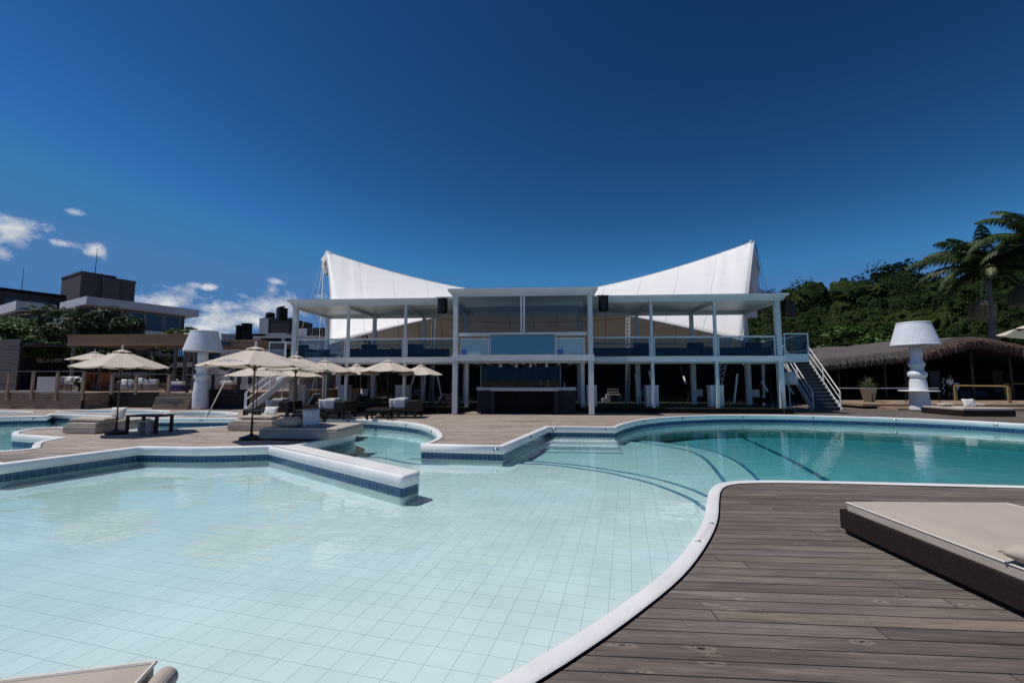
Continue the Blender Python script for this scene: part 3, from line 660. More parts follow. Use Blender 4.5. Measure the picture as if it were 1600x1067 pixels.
# beams just below the roofs
def raft(xs, y0, y1, z): 
    for x in xs: pb('roof_beam', MT['steel'], (x - .05, x + .05, y0, y1, z - .16, z - .002))
raft([w0 + .05, LW[0], LW[1], cx0 - .3], YW + .2, YB, z_ru); raft([cx1 + .3, RW[0], RW[1], w1 - .05], YW + .2, YB, z_ru)
for q_ in ((w0 + .1, cx0 - .2, YB + .2, YB + .3, z_ru - .19, z_ru - .003), (cx1 + .2, w1 - .1, YB + .2, YB + .3, z_ru - .19, z_ru - .003), (cx0 + .2, cx1 - .2, YB - .5, YB - .4, zc_roof0 - .3, zc_roof0 - .01)): pb('eaves_beam', MT['steel'], q_)
pb('eaves_beam', MT['steel'], (cx0 + .2, cx1 - .2, YC + 1.6, YC + 1.7, zc_roof0 - .22, zc_roof0 - .01))
# balustrades of the wings
zr = FZ(526.8, YW)
def balus(xa, xb, y, zb=None, zt=None):
    zb = zb or z_fl; zt = zt or zr
    r = pb('balustrade', MT['steel'], (xa, xb, y, y + .07, zt - .09, zt), (xa, xa + .05, y + .004, y + .06, zb, zt - .09), (xb - .05, xb, y + .004, y + .06, zb, zt - .09))
    mb = MB(); mb.box(xa + .05, xb - .05, y + .028 - YW, y + .04 - YW, zb + .03, zt - .09); mb.build('glass_pane', MT['glass'], r)
xs = [w0 + .13] + LW + [cx0 - .1]
for a_, b_ in zip(xs, xs[1:]): balus(a_ + .1, b_ - .1, YW + .0)
xs = [cx1 + .1] + RW + [w1 - .13]
for a_, b_ in zip(xs, xs[1:]): balus(a_ + .1, b_ - .1, YW + .0)
# back rails
for a_, b_ in ((w0 + .2, cx0 - .3), (cx1 + .3, w1 - .2)):
    for z in (.9, .45): pb('back_rail', MT['steel2'], (a_, b_, YB + .1, YB + .15, z_fl + z, z_fl + z + .045))
# glass front of the centre
zt0, zt1 = FZ(524, YC), FZ(519, YC)
pb('transom', MT['steel'], (cx0 + .16, cx1 - .16, YC + .02, YC + .16, zt0, zt1))
xm = [FX(814.5, YC), FX(819, YC)]
for x in xm: pb('mullion', MT['white'], (x - .035, x + .035, YC + .05, YC + .12, zt1, zc_roof0 - .003))
for a_, b_ in ((cx0 + .16, xm[0] - .035), (xm[0] + .035, xm[1] - .035), (xm[1] + .035, cx1 - .16)):
    mb = MB(); mb.box(a_, b_, YC + .08 - YW, YC + .09 - YW, zt1, zc_roof0 - .004); mb.build('window_pane', MT['window'], pav)
xa, xb = FX(765, YC), FX(868.5, YC); xl, xr = FX(718.5, YC), FX(914.5, YC); zp = FZ(529, YC)
for x0_, x1_, m_, zz, nm in ((xl, xa - .04, 'paleglass', zp, 'side_panel'), (xb + .04, xr, 'paleglass', zp, 'side_panel'), (xa, xb, 'blueglass', FZ(523.2, YC) - .02, 'centre_panel')):
    dy = .05 if nm == 'side_panel' else .0
    mb = MB(); mb.box(x0_, x1_, YC + .03 + dy - YW, YC + .045 + dy - YW, zc_fl + .03, zz); o = mb.build(nm, MT[m_], pav)
    fr = pb('panel_frame', MT['white'], (x0_, x0_ + .03, YC + .025 + dy, YC + .05 + dy, zc_fl + .01, zz), (x1_ - .03, x1_, YC + .025 + dy, YC + .05 + dy, zc_fl + .01, zz), (x0_, x1_, YC + .02 + dy, YC + .055 + dy, zz, zz + .035), parent=pav)
for px in (719.5, 871.5): x = FX(px, YC); pb('blue_notice', MT['bluepaint'], (x, x + .27, YC + .07, YC + .08, zc_fl + .04, zc_fl + .27))
# raised platforms of the wings with green carpet
for x0_, x1_, l in ((w0 - .2, cx0 + .35, 'left'), (cx1 - .35, w1 + .3, 'right')):
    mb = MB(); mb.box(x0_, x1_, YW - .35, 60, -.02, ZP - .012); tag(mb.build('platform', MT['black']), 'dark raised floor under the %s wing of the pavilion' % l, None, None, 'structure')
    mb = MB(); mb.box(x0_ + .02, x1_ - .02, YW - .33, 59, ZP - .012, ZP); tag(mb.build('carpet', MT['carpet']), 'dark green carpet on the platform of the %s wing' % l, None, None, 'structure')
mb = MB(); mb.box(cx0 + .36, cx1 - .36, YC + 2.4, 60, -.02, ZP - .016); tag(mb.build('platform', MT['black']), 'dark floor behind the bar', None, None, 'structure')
# hanging spotlights under the centre
for px in (782, 807, 829, 854):
    p = F(px, 570, YC + .9); t = thing('spotlight', 'small white spotlight, %s under the centre ceiling above the bar' % {782: 'leftmost', 807: 'second from left', 829: 'third from left', 854: 'rightmost'}[px], 'spotlight', (p.x, p.y, zc_ce - .10), 0, 'ceiling spotlights above the bar')
    mb = MB(); mb.lathe([(.055, -.17), (.07, -.165), (.065, -.02), (.02, 0)], 12); mb.build('housing', MT['greywhite'], t, True)
    mb = MB(); mb.box(-.06, .06, -.05, .05, -.004, .10); mb.build('bracket', MT['steel2'], t)
# bar counter
bx0, bx1 = FX(745.5, YC + .9), FX(899.5, YC + .9); yb = YC + .9
zt = FZ(605, yb); zl = FZ(610, yb)
bar = thing('bar_counter', 'long charcoal bar counter with pale top in front of the dark hall', 'bar counter', ((bx0 + bx1) / 2, yb, 0)); bw = (bx1 - bx0) / 2
mb = MB(); mb.box(-bw, bw, .0, 1.3, 0, zl); mb.build('body', MT['charcoal'], bar)
mb = MB(); mb.box(-bw - .02, bw + .02, -.04, 1.34, zl + .002, zt); mb.build('top', MT['cream'], bar, bevel=.01)
fx0, fx1 = FX(766.5, YC + .5) - (bx0 + bx1) / 2, FX(872, YC + .5) - (bx0 + bx1) / 2
mb = MB(); mb.box(fx0, fx0 + .20, -.42, -.04, 0, zl - .02); mb.build('leg_panel', MT['charcoal'], bar); mb = MB(); mb.box(fx1 - .20, fx1, -.42, -.04, 0, zl - .02); mb.build('leg_panel', MT['charcoal'], bar)
mb = MB(); mb.box(fx0, fx1, -.44, -.045, zl - .018, zt - .015); mb.build('serving_ledge', MT['cream'], bar, bevel=.01)
mb = MB(); mb.box(fx0 + .2, fx1 - .2, -.08, -.004, .02, zl - .03); mb.build('recess_panel', MT['black'], bar)
# beer taps and bottles on the bar
for k, px in enumerate((845, 856, 882)):
    p = F(px, 600, yb + .6); t = thing('beer_tap' if k < 2 else 'bottle', ('chrome beer tap on the bar top, left of the two', 'chrome beer tap on the bar top, right of the two', 'small clear bottle at the right end of the bar top')[k], 'beer tap' if k < 2 else 'bottle', (p.x, p.y, zt))
    mb = MB()
    if k < 2: mb.lathe([(.05, 0), (.05, .02), (.02, .03), (.02, .28), (.035, .3), (.035, .36), (0, .37)], 12); mb.build('column', MT['chrome'], t, True); mb = MB(); mb.bar((0, -.02, .3), (0, -.12, .26), .02); mb.build('spout', MT['chrome'], t); mb = MB(); mb.bar((0, 0, .36), (0, -.03, .48), .025); mb.build('handle', MT['black'], t)
    else: mb.lathe([(.035, 0), (.037, .02), (.037, .14), (.014, .19), (.014, .25), (0, .25)], 12); mb.build('body', MT['greywhite'], t, True); mb = MB(); mb.lathe([(.016, .25), (.016, .27), (0, .27)], 10); mb.build('cap', MT['black'], t)
# glass screen hung behind the bar with pale reflections
p0 = F(752, 600, yb + 1.8); mb = MB(); w_ = FX(875, yb + 1.8) - p0.x; t = thing('back_bar_screen', 'tall dark glass screen standing behind the bar counter', 'screen', (p0.x, yb + 1.8, ZP))
mb.box(0, w_, 0, .02, 0, 2.15); mb.build('pane', MT['window'], t); mb = MB(); mb.box(-.05, 0, -.01, .04, 0, 2.2); mb.build('post', MT['steel2'], t); mb = MB(); mb.box(w_, w_ + .05, -.01, .04, 0, 2.2); mb.build('post', MT['steel2'], t)
# -------- dark hall behind
YH = 40.0; hx0, hx1 = FX(545, YH), FX(1190, YH)
def curtain_wall(label, a, b, hgt, n):
    t = thing('hall_wall', label, 'wall', a); d = Vector(b) - Vector(a); nr = Vector((-d.y, d.x, 0)).normalized(); mb = MB(); vs = []
    for i in range(n + 1):
        for z in (0, hgt): vs.append(d * (i / n) + nr * (.06 * math.sin(i * 2.1)) + Vector((0, 0, z)))
    mb.add(vs, [(2 * i, 2 * i + 2, 2 * i + 3, 2 * i + 1) for i in range(n)]); mb.build('curtain', MT['darkwall'], t)
    mb = MB(); mb.bar(nr * .35 + Vector((0, 0, hgt / 2)), d + nr * .35 + Vector((0, 0, hgt / 2)), .2, hgt); mb.build('backing', MT['black'], t)
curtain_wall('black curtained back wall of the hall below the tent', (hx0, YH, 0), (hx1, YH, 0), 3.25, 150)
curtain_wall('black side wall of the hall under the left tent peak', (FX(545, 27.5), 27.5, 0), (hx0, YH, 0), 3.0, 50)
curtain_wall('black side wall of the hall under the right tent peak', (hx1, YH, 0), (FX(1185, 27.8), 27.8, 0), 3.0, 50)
# ---------------------------------------------------------------- speakers hung at the roof corners
def speaker(loc, rz, label, first=None):
    if first: return dup(first, loc, rz, label)
    t = thing('hanging_speaker', label, 'speaker', loc, rz, 'speakers hung from the roof edges')
    mb = MB(); mb.prism([(-.24, -.12), (-.17, -.24), (.17, -.24), (.24, -.12), (.2, .2), (-.2, .2)], -.78, -.08); mb.build('cabinet', MT['black'], t, bevel=.02)
    mb = MB(); mb.bar((-.3, -.02, .0), (.3, -.02, .0), .04); mb.bar((-.2, -.02, 0), (-.2, -.02, -.08), .03); mb.bar((.2, -.02, 0), (.2, -.02, -.08), .03); mb.build('bracket', MT['black'], t)
    mb = MB()
    for i in range(5): mb.lathe([(.045, -.02), (.05, .03), (.02, .05)], 8, (-.2 + i * .1, -.1, -.07))
    mb.build('cable_plugs', MT['darkmetal'], t)
    mb = MB(); mb.box(-.15, .15, -.252, -.242, -.74, -.14); mb.build('grille', MT['charcoal'], t); return t
p = F(692, 466, YW - .6); sp0 = speaker((p.x, p.y, p.z), 0, 'black loudspeaker hanging left of the glass centre')
p = F(942, 462, YW - .6); speaker((p.x, p.y, p.z), 0, 'black loudspeaker hanging right of the glass centre', sp0)
p = F(447, 479, YW - .1); speaker((p.x - .2, p.y, p.z), -.5, 'black loudspeaker at the left end of the wing roof', sp0)
p = F(1231, 470, YW - .1); speaker((p.x, p.y, p.z), .5, 'black loudspeaker at the right end of the wing roof', sp0)
for (px, py, x) in ((692, 466, cx0 - .1), (942, 462, cx1 + .1)):
    p = F(px, py, YW - .6); t = thing('speaker_truss', 'short black truss arm holding the %s loudspeaker' % ('left centre' if px < 800 else 'right centre'), 'truss', (p.x, p.y, p.z))
    mb = MB(); mb.bar((-.4, 0, .06), (x - p.x, 0, .06), .03) if px > 800 else mb.bar((-.4, 0, .06), (x - p.x, 0, .06), .03)
    mb.bar((0, 0, .06), (0, .5, .06), .03); mb.build('arm', MT['steel2'], t)
# ---------------------------------------------------------------- blue sofas and dark armchairs on the upper terrace
def sofa(loc, w, rz, label, first=None, m='bluefab', grp='lounge sofas on the upper terrace'):
    t = thing('lounge_sofa', label, 'sofa', loc, rz, grp)
    mb = MB(); mb.box(-w / 2, w / 2, 0, .85, .1, .34); mb.build('seat', MT[m], t, bevel=.03)
    mb = MB(); mb.box(-w / 2, w / 2, .7, .9, .345, .56); mb.build('backrest', MT[m], t, bevel=.04)
    mb = MB(); mb.box(-w / 2 - .12, -w / 2 - .003, 0, .9, .08, .56); mb.build('armrest', MT[m], t, bevel=.03)
    for x in (-w / 2 + .05, w / 2 - .1):
        for y in (.05, .75): mb = MB(); mb.box(x, x + .06, y, y + .06, 0, .098); mb.build('foot', MT['black'], t)
    return t
us = [(492, .9, 'navy sofa at the left end of the upper terrace', 0), (585, 3.0, 'long navy sofa behind the second glass pane of the left wing', 0), (655, 3.0, 'long navy sofa behind the third glass pane of the left wing', 0),
      (960, 2.2, 'navy sofa behind the glass beside the glass centre, right wing', 0), (1050, 2.8, 'navy sofa behind the middle glass pane of the right wing', 0), (1148, 2.6, 'navy sofa behind the last glass pane of the right wing', 0)]
for px, w, l, r in us:
    p = F(px, 550, YW + .9); sofa((p.x, YW + .9, z_fl), w, r, l)
for px, l in ((461, 'black armchair near the left end column upstairs'), (571, 'black armchair upstairs between the first two left wing columns'), (645, 'dark navy armchair upstairs between the last two left wing columns'), (1010, 'dark navy armchair upstairs just left of the first right wing column'), (1096, 'dark armchair upstairs left of the second right wing column'), (1190, 'wide dark armchair upstairs near the right end column')):
    t = thing('armchair', l, 'armchair', (F(px, 550, YW + 1.6).x, YW + 1.6, z_fl), .1, 'armchairs on the upper terrace')
    mb = MB(); mb.box(-.45, .45, 0, .8, .08, .42); mb.build('seat', MT['black'], t, bevel=.04)
    mb = MB(); mb.box(-.45, .45, .62, .82, .425, .88); mb.build('backrest', MT['bluefab'] if 'navy' in l else MT['black'], t, bevel=.05)
    mb = MB(); mb.box(-.56, -.453, 0, .8, .0, .6); mb.build('armrest', MT['black'], t, bevel=.03); mb = MB(); mb.box(.453, .56, 0, .8, .0, .6); mb.build('armrest', MT['black'], t, bevel=.03)
# white wardrobe-like lockers at the foot of the wing columns
lk = None
for k, (px, w, l) in enumerate(((535, .55, 'white louvred locker beside the first inner column of the left wing'), (628, .75, 'white louvred locker behind the second inner column of the left wing'), (925, .5, 'white louvred locker at the right end of the bar'), (1020, .6, 'white louvred locker at the foot of the first right wing column'), (1121, .65, 'white louvred locker at the foot of the second right wing column'), (468, .6, 'white louvred locker near the left end of the pavilion'))):
    y = YW + .35; x = FX(px, y, 620); t = thing('locker', l, 'locker', (x, y, ZP), 0, 'white louvred lockers under the pavilion')
    mb = MB(); mb.box(-w / 2, w / 2, 0, .5, .04, 1.08); mb.build('carcass', MT['white'], t, bevel=.01); mb = MB(); mb.box(-w / 2 - .03, w / 2 + .03, -.03, .53, 1.083, 1.12); mb.build('top', MT['white'], t)
    for s in (-1, 1):
        mb = MB(); xx = s * w / 4
        for i in range(5): mb.box(xx - w / 4 + .02 + i * (w / 2 - .04) / 5, xx - w / 4 + .005 + (i + 1) * (w / 2 - .04) / 5, -.018, -.002, .07, 1.05)
        d = mb.build('door', MT['white'], t); mb = MB(); mb.box(xx - .01 - s * .06, xx + .01 - s * .06, -.035, -.02, .5, .62); mb.build('handle', MT['chrome'], d)
# ---------------------------------------------------------------- side landings and stairs
def rail_tube(mb, pts, r=.028): mb.tube(pts, r, 8)
def stair(name, label, top, bottom, width_dir, width, nst, rail='tube'):
    """a straight flight from top to bottom; width_dir is a unit vector across it"""
    t = thing(name, label, 'staircase', (bottom.x, bottom.y, 0)); b0 = Vector((0, 0, bottom.z)); d = top - bottom; wv = width_dir * width
    for k in range(nst):
        a = b0 + d * (k / nst); h = d.z / nst; run = Vector((d.x, d.y, 0)) / nst
        mb = MB(); vs = [a + Vector((0, 0, h)), a + Vector((0, 0, h)) + run * 1.15, a + Vector((0, 0, h)) + run * 1.15 + wv, a + Vector((0, 0, h)) + wv]
        mb.add([(*v[:2], v.z - .045) for v in vs] + [tuple(v) for v in vs], [(0, 3, 2, 1), (4, 5, 6, 7), (0, 1, 5, 4), (1, 2, 6, 5), (2, 3, 7, 6), (3, 0, 4, 7)]); mb.build('tread', MT['steel'] if rail == 'tube' else MT['stair'], t)
        mb = MB(); mb.bar(a + run * 1.1 + Vector((0, 0, h / 2 - .02)), a + run * 1.1 + wv + Vector((0, 0, h / 2 - .02)), .02, h); mb.build('riser', MT['stair'] if rail == 'dark' else MT['steel2'], t)
    for s in (0, 1):
        o_ = wv * s + width_dir * (.03 if s else -.03)
        mb = MB(); mb.bar(b0 + o_, b0 + d + o_, .05, .26, ); mb.build('stringer', MT['steel'], t)
        mb = MB(); n = 3; up = Vector((0, 0, .98))
        rail_tube(mb, [b0 + o_ + up, b0 + d + o_ + up, ]); rail_tube(mb, [b0 + o_ + up * .62, b0 + d + o_ + up * .62], .02)
        for k in range(n): q = b0 + d * (k / (n - 1)) + o_; mb.bar(q - Vector((0, 0, .1)), q + up, .05)
        mb.build('handrail', MT['white'], t)
    return t
# right landing
lx0, lx1 = w1 + .2, FX(1264, YW, 540)
ld = thing('stair_landing', 'small glass railed landing at the right end of the upper terrace', 'landing', (lx0, YW, 0))
mb = MB(); mb.box(.0, lx1 - lx0, .05, 4.6, z_ceil - .02, z_fl + .1); mb.build('slab', MT['steel'], ld)
zr2 = FZ(523.3, YW); wd = lx1 - lx0
mb = MB(); mb.box(.0, wd, 0, .05, zr2 - .06, zr2); mb.box(.0, .05, 0.003, .047, z_fl + .1, zr2 - .06); mb.box(wd - .06, wd, 0.003, .047, z_fl + .1, zr2 - .06); mb.box(wd - .05, wd, .05, 4.6, zr2 - .06, zr2); mb.box(wd - .05, wd, 4.55, 4.6, z_fl + .1, zr2 - .06); mb.build('rail', MT['steel'], ld)
mb = MB(); mb.box(.05, wd - .06, .02, .03, z_fl + .1, zr2 - .06); mb.build('glass_pane', MT['glass'], ld)
mb = MB(); mb.box(wd - .03, wd - .02, .06, 4.55, z_fl + .1, zr2 - .06); mb.build('glass_pane', MT['glass'], ld)
for x in (.15, wd - .15):
    mb = MB(); mb.box(x - .06, x + .06, 4.3, 4.42, 0, z_ceil - .02); mb.build('post', MT['steel'], ld)
bt = G(1259, 640); bt.z = 0
stair('outdoor_staircase', 'dark stepped staircase with white handrails at the right end of the pavilion', Vector((FX(1262, 27.2, 563) - 1.35, 27.2, z_fl - .1)), Vector((G(1272, 641).x, G(1272, 641).y, 0)), Vector((1, .0, 0)), 1.35, 14, 'dark')
# left landing and stair
llx1, llx0 = w0 - .15, FX(420, YW, 540)
ld = thing('stair_landing', 'glass railed landing at the left end of the upper terrace', 'landing', (llx0, YW, 0)); wd = llx1 - llx0
mb = MB(); mb.box(0, wd, .05, 2.5, z_ceil, z_fl); mb.build('slab', MT['steel'], ld)
zr2 = FZ(531, YW)
mb = MB(); mb.box(0, wd, 0, .05, zr2 - .06, zr2); mb.box(0, .05, 0.003, .047, z_fl, zr2 - .06); mb.box(wd * .72, wd * .72 + .1, 0.003, .047, z_fl, zr2 - .06); mb.build('rail', MT['steel'], ld)
mb = MB(); mb.box(.05, wd * .72, .02, .03, z_fl, zr2 - .06); mb.build('glass_pane', MT['glass'], ld)
mb = MB(); mb.box(.1, .22, 2.2, 2.32, 0, z_ceil); mb.build('post', MT['steel'], ld)
stair('outdoor_staircase', 'white staircase with tubular handrails at the left end of the pavilion', Vector((FX(440, YW, 600), YW + 1.0, z_fl - .9)), Vector((FX(386, YW - .6, 600), YW - .6, 0)), Vector((.55, -.83, 0)).normalized(), 1.5, 9)
# ---------------------------------------------------------------- tent
YT = 37.0
PL, PR = F(509, 393, YT), F(1178, 377, YT)
CL, CRt = F(514, 538, 26.9), F(1160, 532, 26.9)
NU, NV = 96, 26
def ridge(u):
    t = 2 * u - 1; zc = FZ(462, YT); zp = PL.z * (1 - u) + PR.z * u
    return Vector((PL.x * (1 - u) + PR.x * u, YT, zc + (zp - zc) * abs(t) ** 1.55))
def fedge(u):
    t = 2 * u - 1; zc = FZ(474, 28.4); ze = CL.z * (1 - u) + CRt.z * u
    return Vector((CL.x * (1 - u) + CRt.x * u, 26.9 + 1.6 * (1 - t * t), zc + (ze - zc) * abs(t) ** 1.5))
def bedge(u):
    t = 2 * u - 1; return Vector(((PL.x - 3.5) * (1 - u) + (PR.x + 3.5) * u, 50.0 - 4.0 * (1 - t * t), 2.6 + 1.6 * (1 - t * t)))
random.seed(3)
def tentpt(u, v):
    # v 0 front edge, .45 ridge, 1 back edge
    if v < .45:
        s = v / .45; a = fedge(u); b = ridge(u); p = a.lerp(b, s)
        e = abs(2 * u - 1); sag = math.sin(math.pi * s)
        p.y -= .30 * sag * (.3 + e); p.z -= .12 * sag * e
        side = -1 if u < .5 else 1
        # the side edge curves in like a sail, gathered folds run down from the peak
        p.x -= side * (.55 * sag) * max(0, (e - .55) / .45) ** 2 * (.7 if u < .5 else .3)
        w = max(0, (e - .72) / .28); fold = math.sin(e * 190) * .05 * w * (.25 + s) + math.sin(e * 83 + s * 3) * .07 * w * s
        p.y += fold * 1.6; p.x += fold * .4
    else:
        s = (v - .45) / .55; a = ridge(u); b = bedge(u); p = a.lerp(b, s); p.z -= 1.1 * math.sin(math.pi * s) * (.5 + abs(2 * u - 1))
    return p
tent = thing('tensile_tent', 'huge white membrane tent with two raised peaks behind the pavilion', 'tent', (0, YT, 0))
def tentmesh(v0, v1, name, m, off=0.0):
    mb = MB(); vs = []; n1 = NV
    for i in range(NU + 1):
        for j in range(n1 + 1):
            p = tentpt(i / NU, v0 + (v1 - v0) * j / n1); vs.append((p.x, p.y - YT, p.z + off))
    k = n1 + 1
    mb.add(vs, [(i * k + j, (i + 1) * k + j, (i + 1) * k + j + 1, i * k + j + 1) for i in range(NU) for j in range(n1)]); return mb.build(name, m, tent, True, solid=.012)
tentmesh(0, .45, 'front_membrane', MT['tent']); tentmesh(.45, 1, 'back_membrane', MT['tentin'])
# seams of the back membrane and the rope along the edges
mb = MB()
for k in range(1, 18):
    u = k / 18; mb.tube([tuple(tentpt(u, .47 + .5 * j / 14) - Vector((0, YT, .03))) for j in range(15)], .018, 4)
for v in (.62, .8): mb.tube([tuple(tentpt(j / 40, v) - Vector((0, YT, .03))) for j in range(41)], .018, 4)
mb.build('seam_rope', mat('seam_brown', (.20, .15, .10), .8), tent)
mb = MB()
mb.tube([tuple(tentpt(j / 60, 0) - Vector((0, YT, 0))) for j in range(61)], .04, 6); mb.tube([tuple(tentpt(j / 60, .45) + Vector((0, -YT, .02))) for j in range(61)], .035, 6)
mb.tube([tuple(tentpt(0, j / 40) - Vector((0, YT, 0))) for j in range(41)], .045, 6); mb.tube([tuple(tentpt(1, j / 40) - Vector((0, YT, 0))) for j in range(41)], .045, 6)
mb.build('edge_rope', MT['greywhite'], tent)
mb = MB()
for k in range(1, 12):
    u = k / 12
    for (q0, q1) in ((.01, .445),): mb.tube([tuple(tentpt(u, q0 + (q1 - q0) * j / 16) - Vector((0, YT + .02, -.012))) for j in range(17)], .008, 4)
mb.build('membrane_seam', MT['greywhite'], tent)
# bunched cloth wrapped round the peaks
for k, P in enumerate((PL, PR)):
    s = 1 if k == 0 else -1; mb = MB(); n = 22; vs = []; fs = []; H = 12
    hh = 2.2 if k == 0 else 6.6
    for j in range(H + 1):
        t = j / H
        for i in range(n):
            a = 2 * math.pi * i / n; rr = (.12 + .55 * min(1, t * 2.2) * (1 if k == 0 else .9) + (.12 * math.sin(t * 3) if k else 0)) * (1 + .22 * math.sin(i * 3.1 + t * 7) + .12 * math.sin(i * 1.7 + t * 15))
            cxx = P.x + s * (.25 + .55 * t) if k == 0 else P.x - .25 - .95 * t + .35 * t * t
            vs.append((cxx + rr * math.cos(a), rr * math.sin(a) * .7 - .1, P.z + .08 - hh * t))
    for j in range(H):
        for i in range(n): fs.append((j * n + i, j * n + (i + 1) % n, (j + 1) * n + (i + 1) % n, (j + 1) * n + i))
    fs.append(tuple(range(n))); mb.add(vs, fs); mb.build('peak_wrap', MT['tent'] if k == 0 else MT['tent'], tent, True)
# masts, guys
def lattice(a, b, w, n, label, m='steel2', grp='lattice masts carrying the tent'):
    a = Vector(a); b = Vector(b); t = thing('lattice_mast', label, 'mast', a, 0, grp); d = b - a; dn = d.normalized(); r1 = dn.cross(Vector((0, 1, 0))).normalized(); r2 = dn.cross(r1).normalized()
    c = [(r1 * math.cos(q) + r2 * math.sin(q)) * w for q in (.5, 2.6, 4.7)]; mb = MB()
    for q in c: mb.tube([q, d + q], .035, 6)
    mb.build('chord', MT[m], t); mb = MB()
    for i in range(n):
        for k in range(3): mb.tube([d * (i / n) + c[k], d * ((i + 1) / n) + c[(k + 1) % 3]], .018, 4); mb.tube([d * (i / n) + c[k], d * (i / n) + c[(k + 1) % 3]], .018, 4)
    mb.build('bracing', MT[m], t); return t
lattice((FX(612, 27, 640), 27.6, ZP), PL - Vector((-.3, .1, .5)), .22, 34, 'slanting lattice mast running up to the left tent peak', 'darkmetal')
lattice((FX(1118, 27, 640), 27.2, ZP), PR - Vector((.6, .1, .5)), .22, 34, 'slanting white lattice mast running up to the right tent peak', 'steel')
lattice((FX(675, 26.6, 600), 26.6, ZP), (FX(675, 26.6, 600) + .05, 26.8, FZ(488, 26.6)), .13, 26, 'upright slim lattice mast left of the glass centre', 'steel2')
lattice((FX(979, 26.6, 600), 26.6, ZP), (FX(984, 26.6, 600) + .05, 26.8, FZ(486, 26.6)), .13, 26, 'upright slim lattice mast right of the glass centre', 'steel')
gn = 0
def guy(a, b, label, pad=None):
    a = Vector(a); b = Vector(b); t = thing('guy_cable', label, 'cable', a, 0, 'guy cables of the tent'); mb = MB(); mb.tube([(0, 0, 0), b - a], .016, 5); mb.build('wire', MT['darkmetal'], t)
    if pad: mb = MB(); d = b - a; mb.tube([d * pad[0], d * pad[1]], .055, 8); mb.build('padding', MT['white'], t)
for k, (px, py, Y) in enumerate(((470, 520, 30), (482, 560, 31), (491, 560, 32), (497, 560, 30.4), (503, 560, 31.5))):
    p = F(px, py, Y); q = PL + Vector((-.12, 0, -.3)); d = (p - q); p = q + d * (q.z / -d.z); guy(p, q, 'thin dark guy cable fanning down from the left peak, %s of the five' % ('leftmost', 'second from left', 'middle', 'fourth from left', 'rightmost')[k])
for k, (px, py, Y) in enumerate(((1188, 455, 31), (1193, 455, 30.5), (1199, 455, 31.5))):
    p = F(px, py, Y); q = PR + Vector((.1, 0, -.15)); d = (p - q); p = q + d * (q.z / -d.z); guy(p, q, 'thin dark guy cable fanning down from the right peak, %s of the three' % ('left', 'middle', 'right')[k])
pads = [((497, 575), (488, 607), 25), ((526, 565), (535, 628), 26), ((650, 578), (640, 610), 25), ((665, 585), (661, 618), 25.5), ((683, 585), (690, 620), 25), ((993, 585), (998, 620), 25), ((1014, 580), (1022, 612), 25.4), ((1152, 584), (1147, 630), 25), ((1190, 596), (1200, 612), 25.6), ((1068, 588), (1072, 600), 27), ((1230, 600), (1240, 616), 26)]
for k, (a_, b_, Y) in enumerate(pads):
    p = F(*a_, Y); q = F(*b_, Y - .3); d = q - p; b0 = p + d * ((p.z - .2) / -d.z); up = p - d * ((3.0 if k != 9 else 2.6) - p.z) / -d.z if p.z < 3 else p
    guy(b0, up, 'slanting cable with white padded lower end, number %s from the left' % ('one', 'two', 'three', 'four', 'five', 'six', 'seven', 'ten', 'eleven', 'eight', 'twelve')[k], ((q - b0).length / (up - b0).length, (p - b0).length / (up - b0).length))
# ================================================================ parasols
def canopy(rim_r, rim_z, top_z, n=8):
    """eight cloth sectors, slightly sagging between the ribs, with a raised vent cap"""
    mb = MB(); vs = []; fs = []; rings = 7; seg = n * 4
    for j in range(rings + 1):
        t = j / rings; r = .05 + (rim_r - .05) * t
        for k in range(seg):
            a = 2 * math.pi * (k + .0) / seg + math.pi / 8; q = (k % 4) / 4; e = math.cos((q - .5) * math.pi / 4) ; cut = math.cos(math.pi / 8) / math.cos((q - .5) * 2 * math.pi / 8)
            rr = r * cut / 1.0 if q else r; rr = r * (cut if q else 1.0)
            sag = -.045 * math.sin(q * math.pi) * t
            z = top_z + (rim_z - top_z) * (t ** 1.04) + sag
            vs.append((rr * math.cos(a), rr * math.sin(a), z))
    for j in range(rings):
        for k in range(seg): fs.append((j * seg + k, j * seg + (k + 1) % seg, (j + 1) * seg + (k + 1) % seg, (j + 1) * seg + k))
    mb.add(vs, fs); return mb
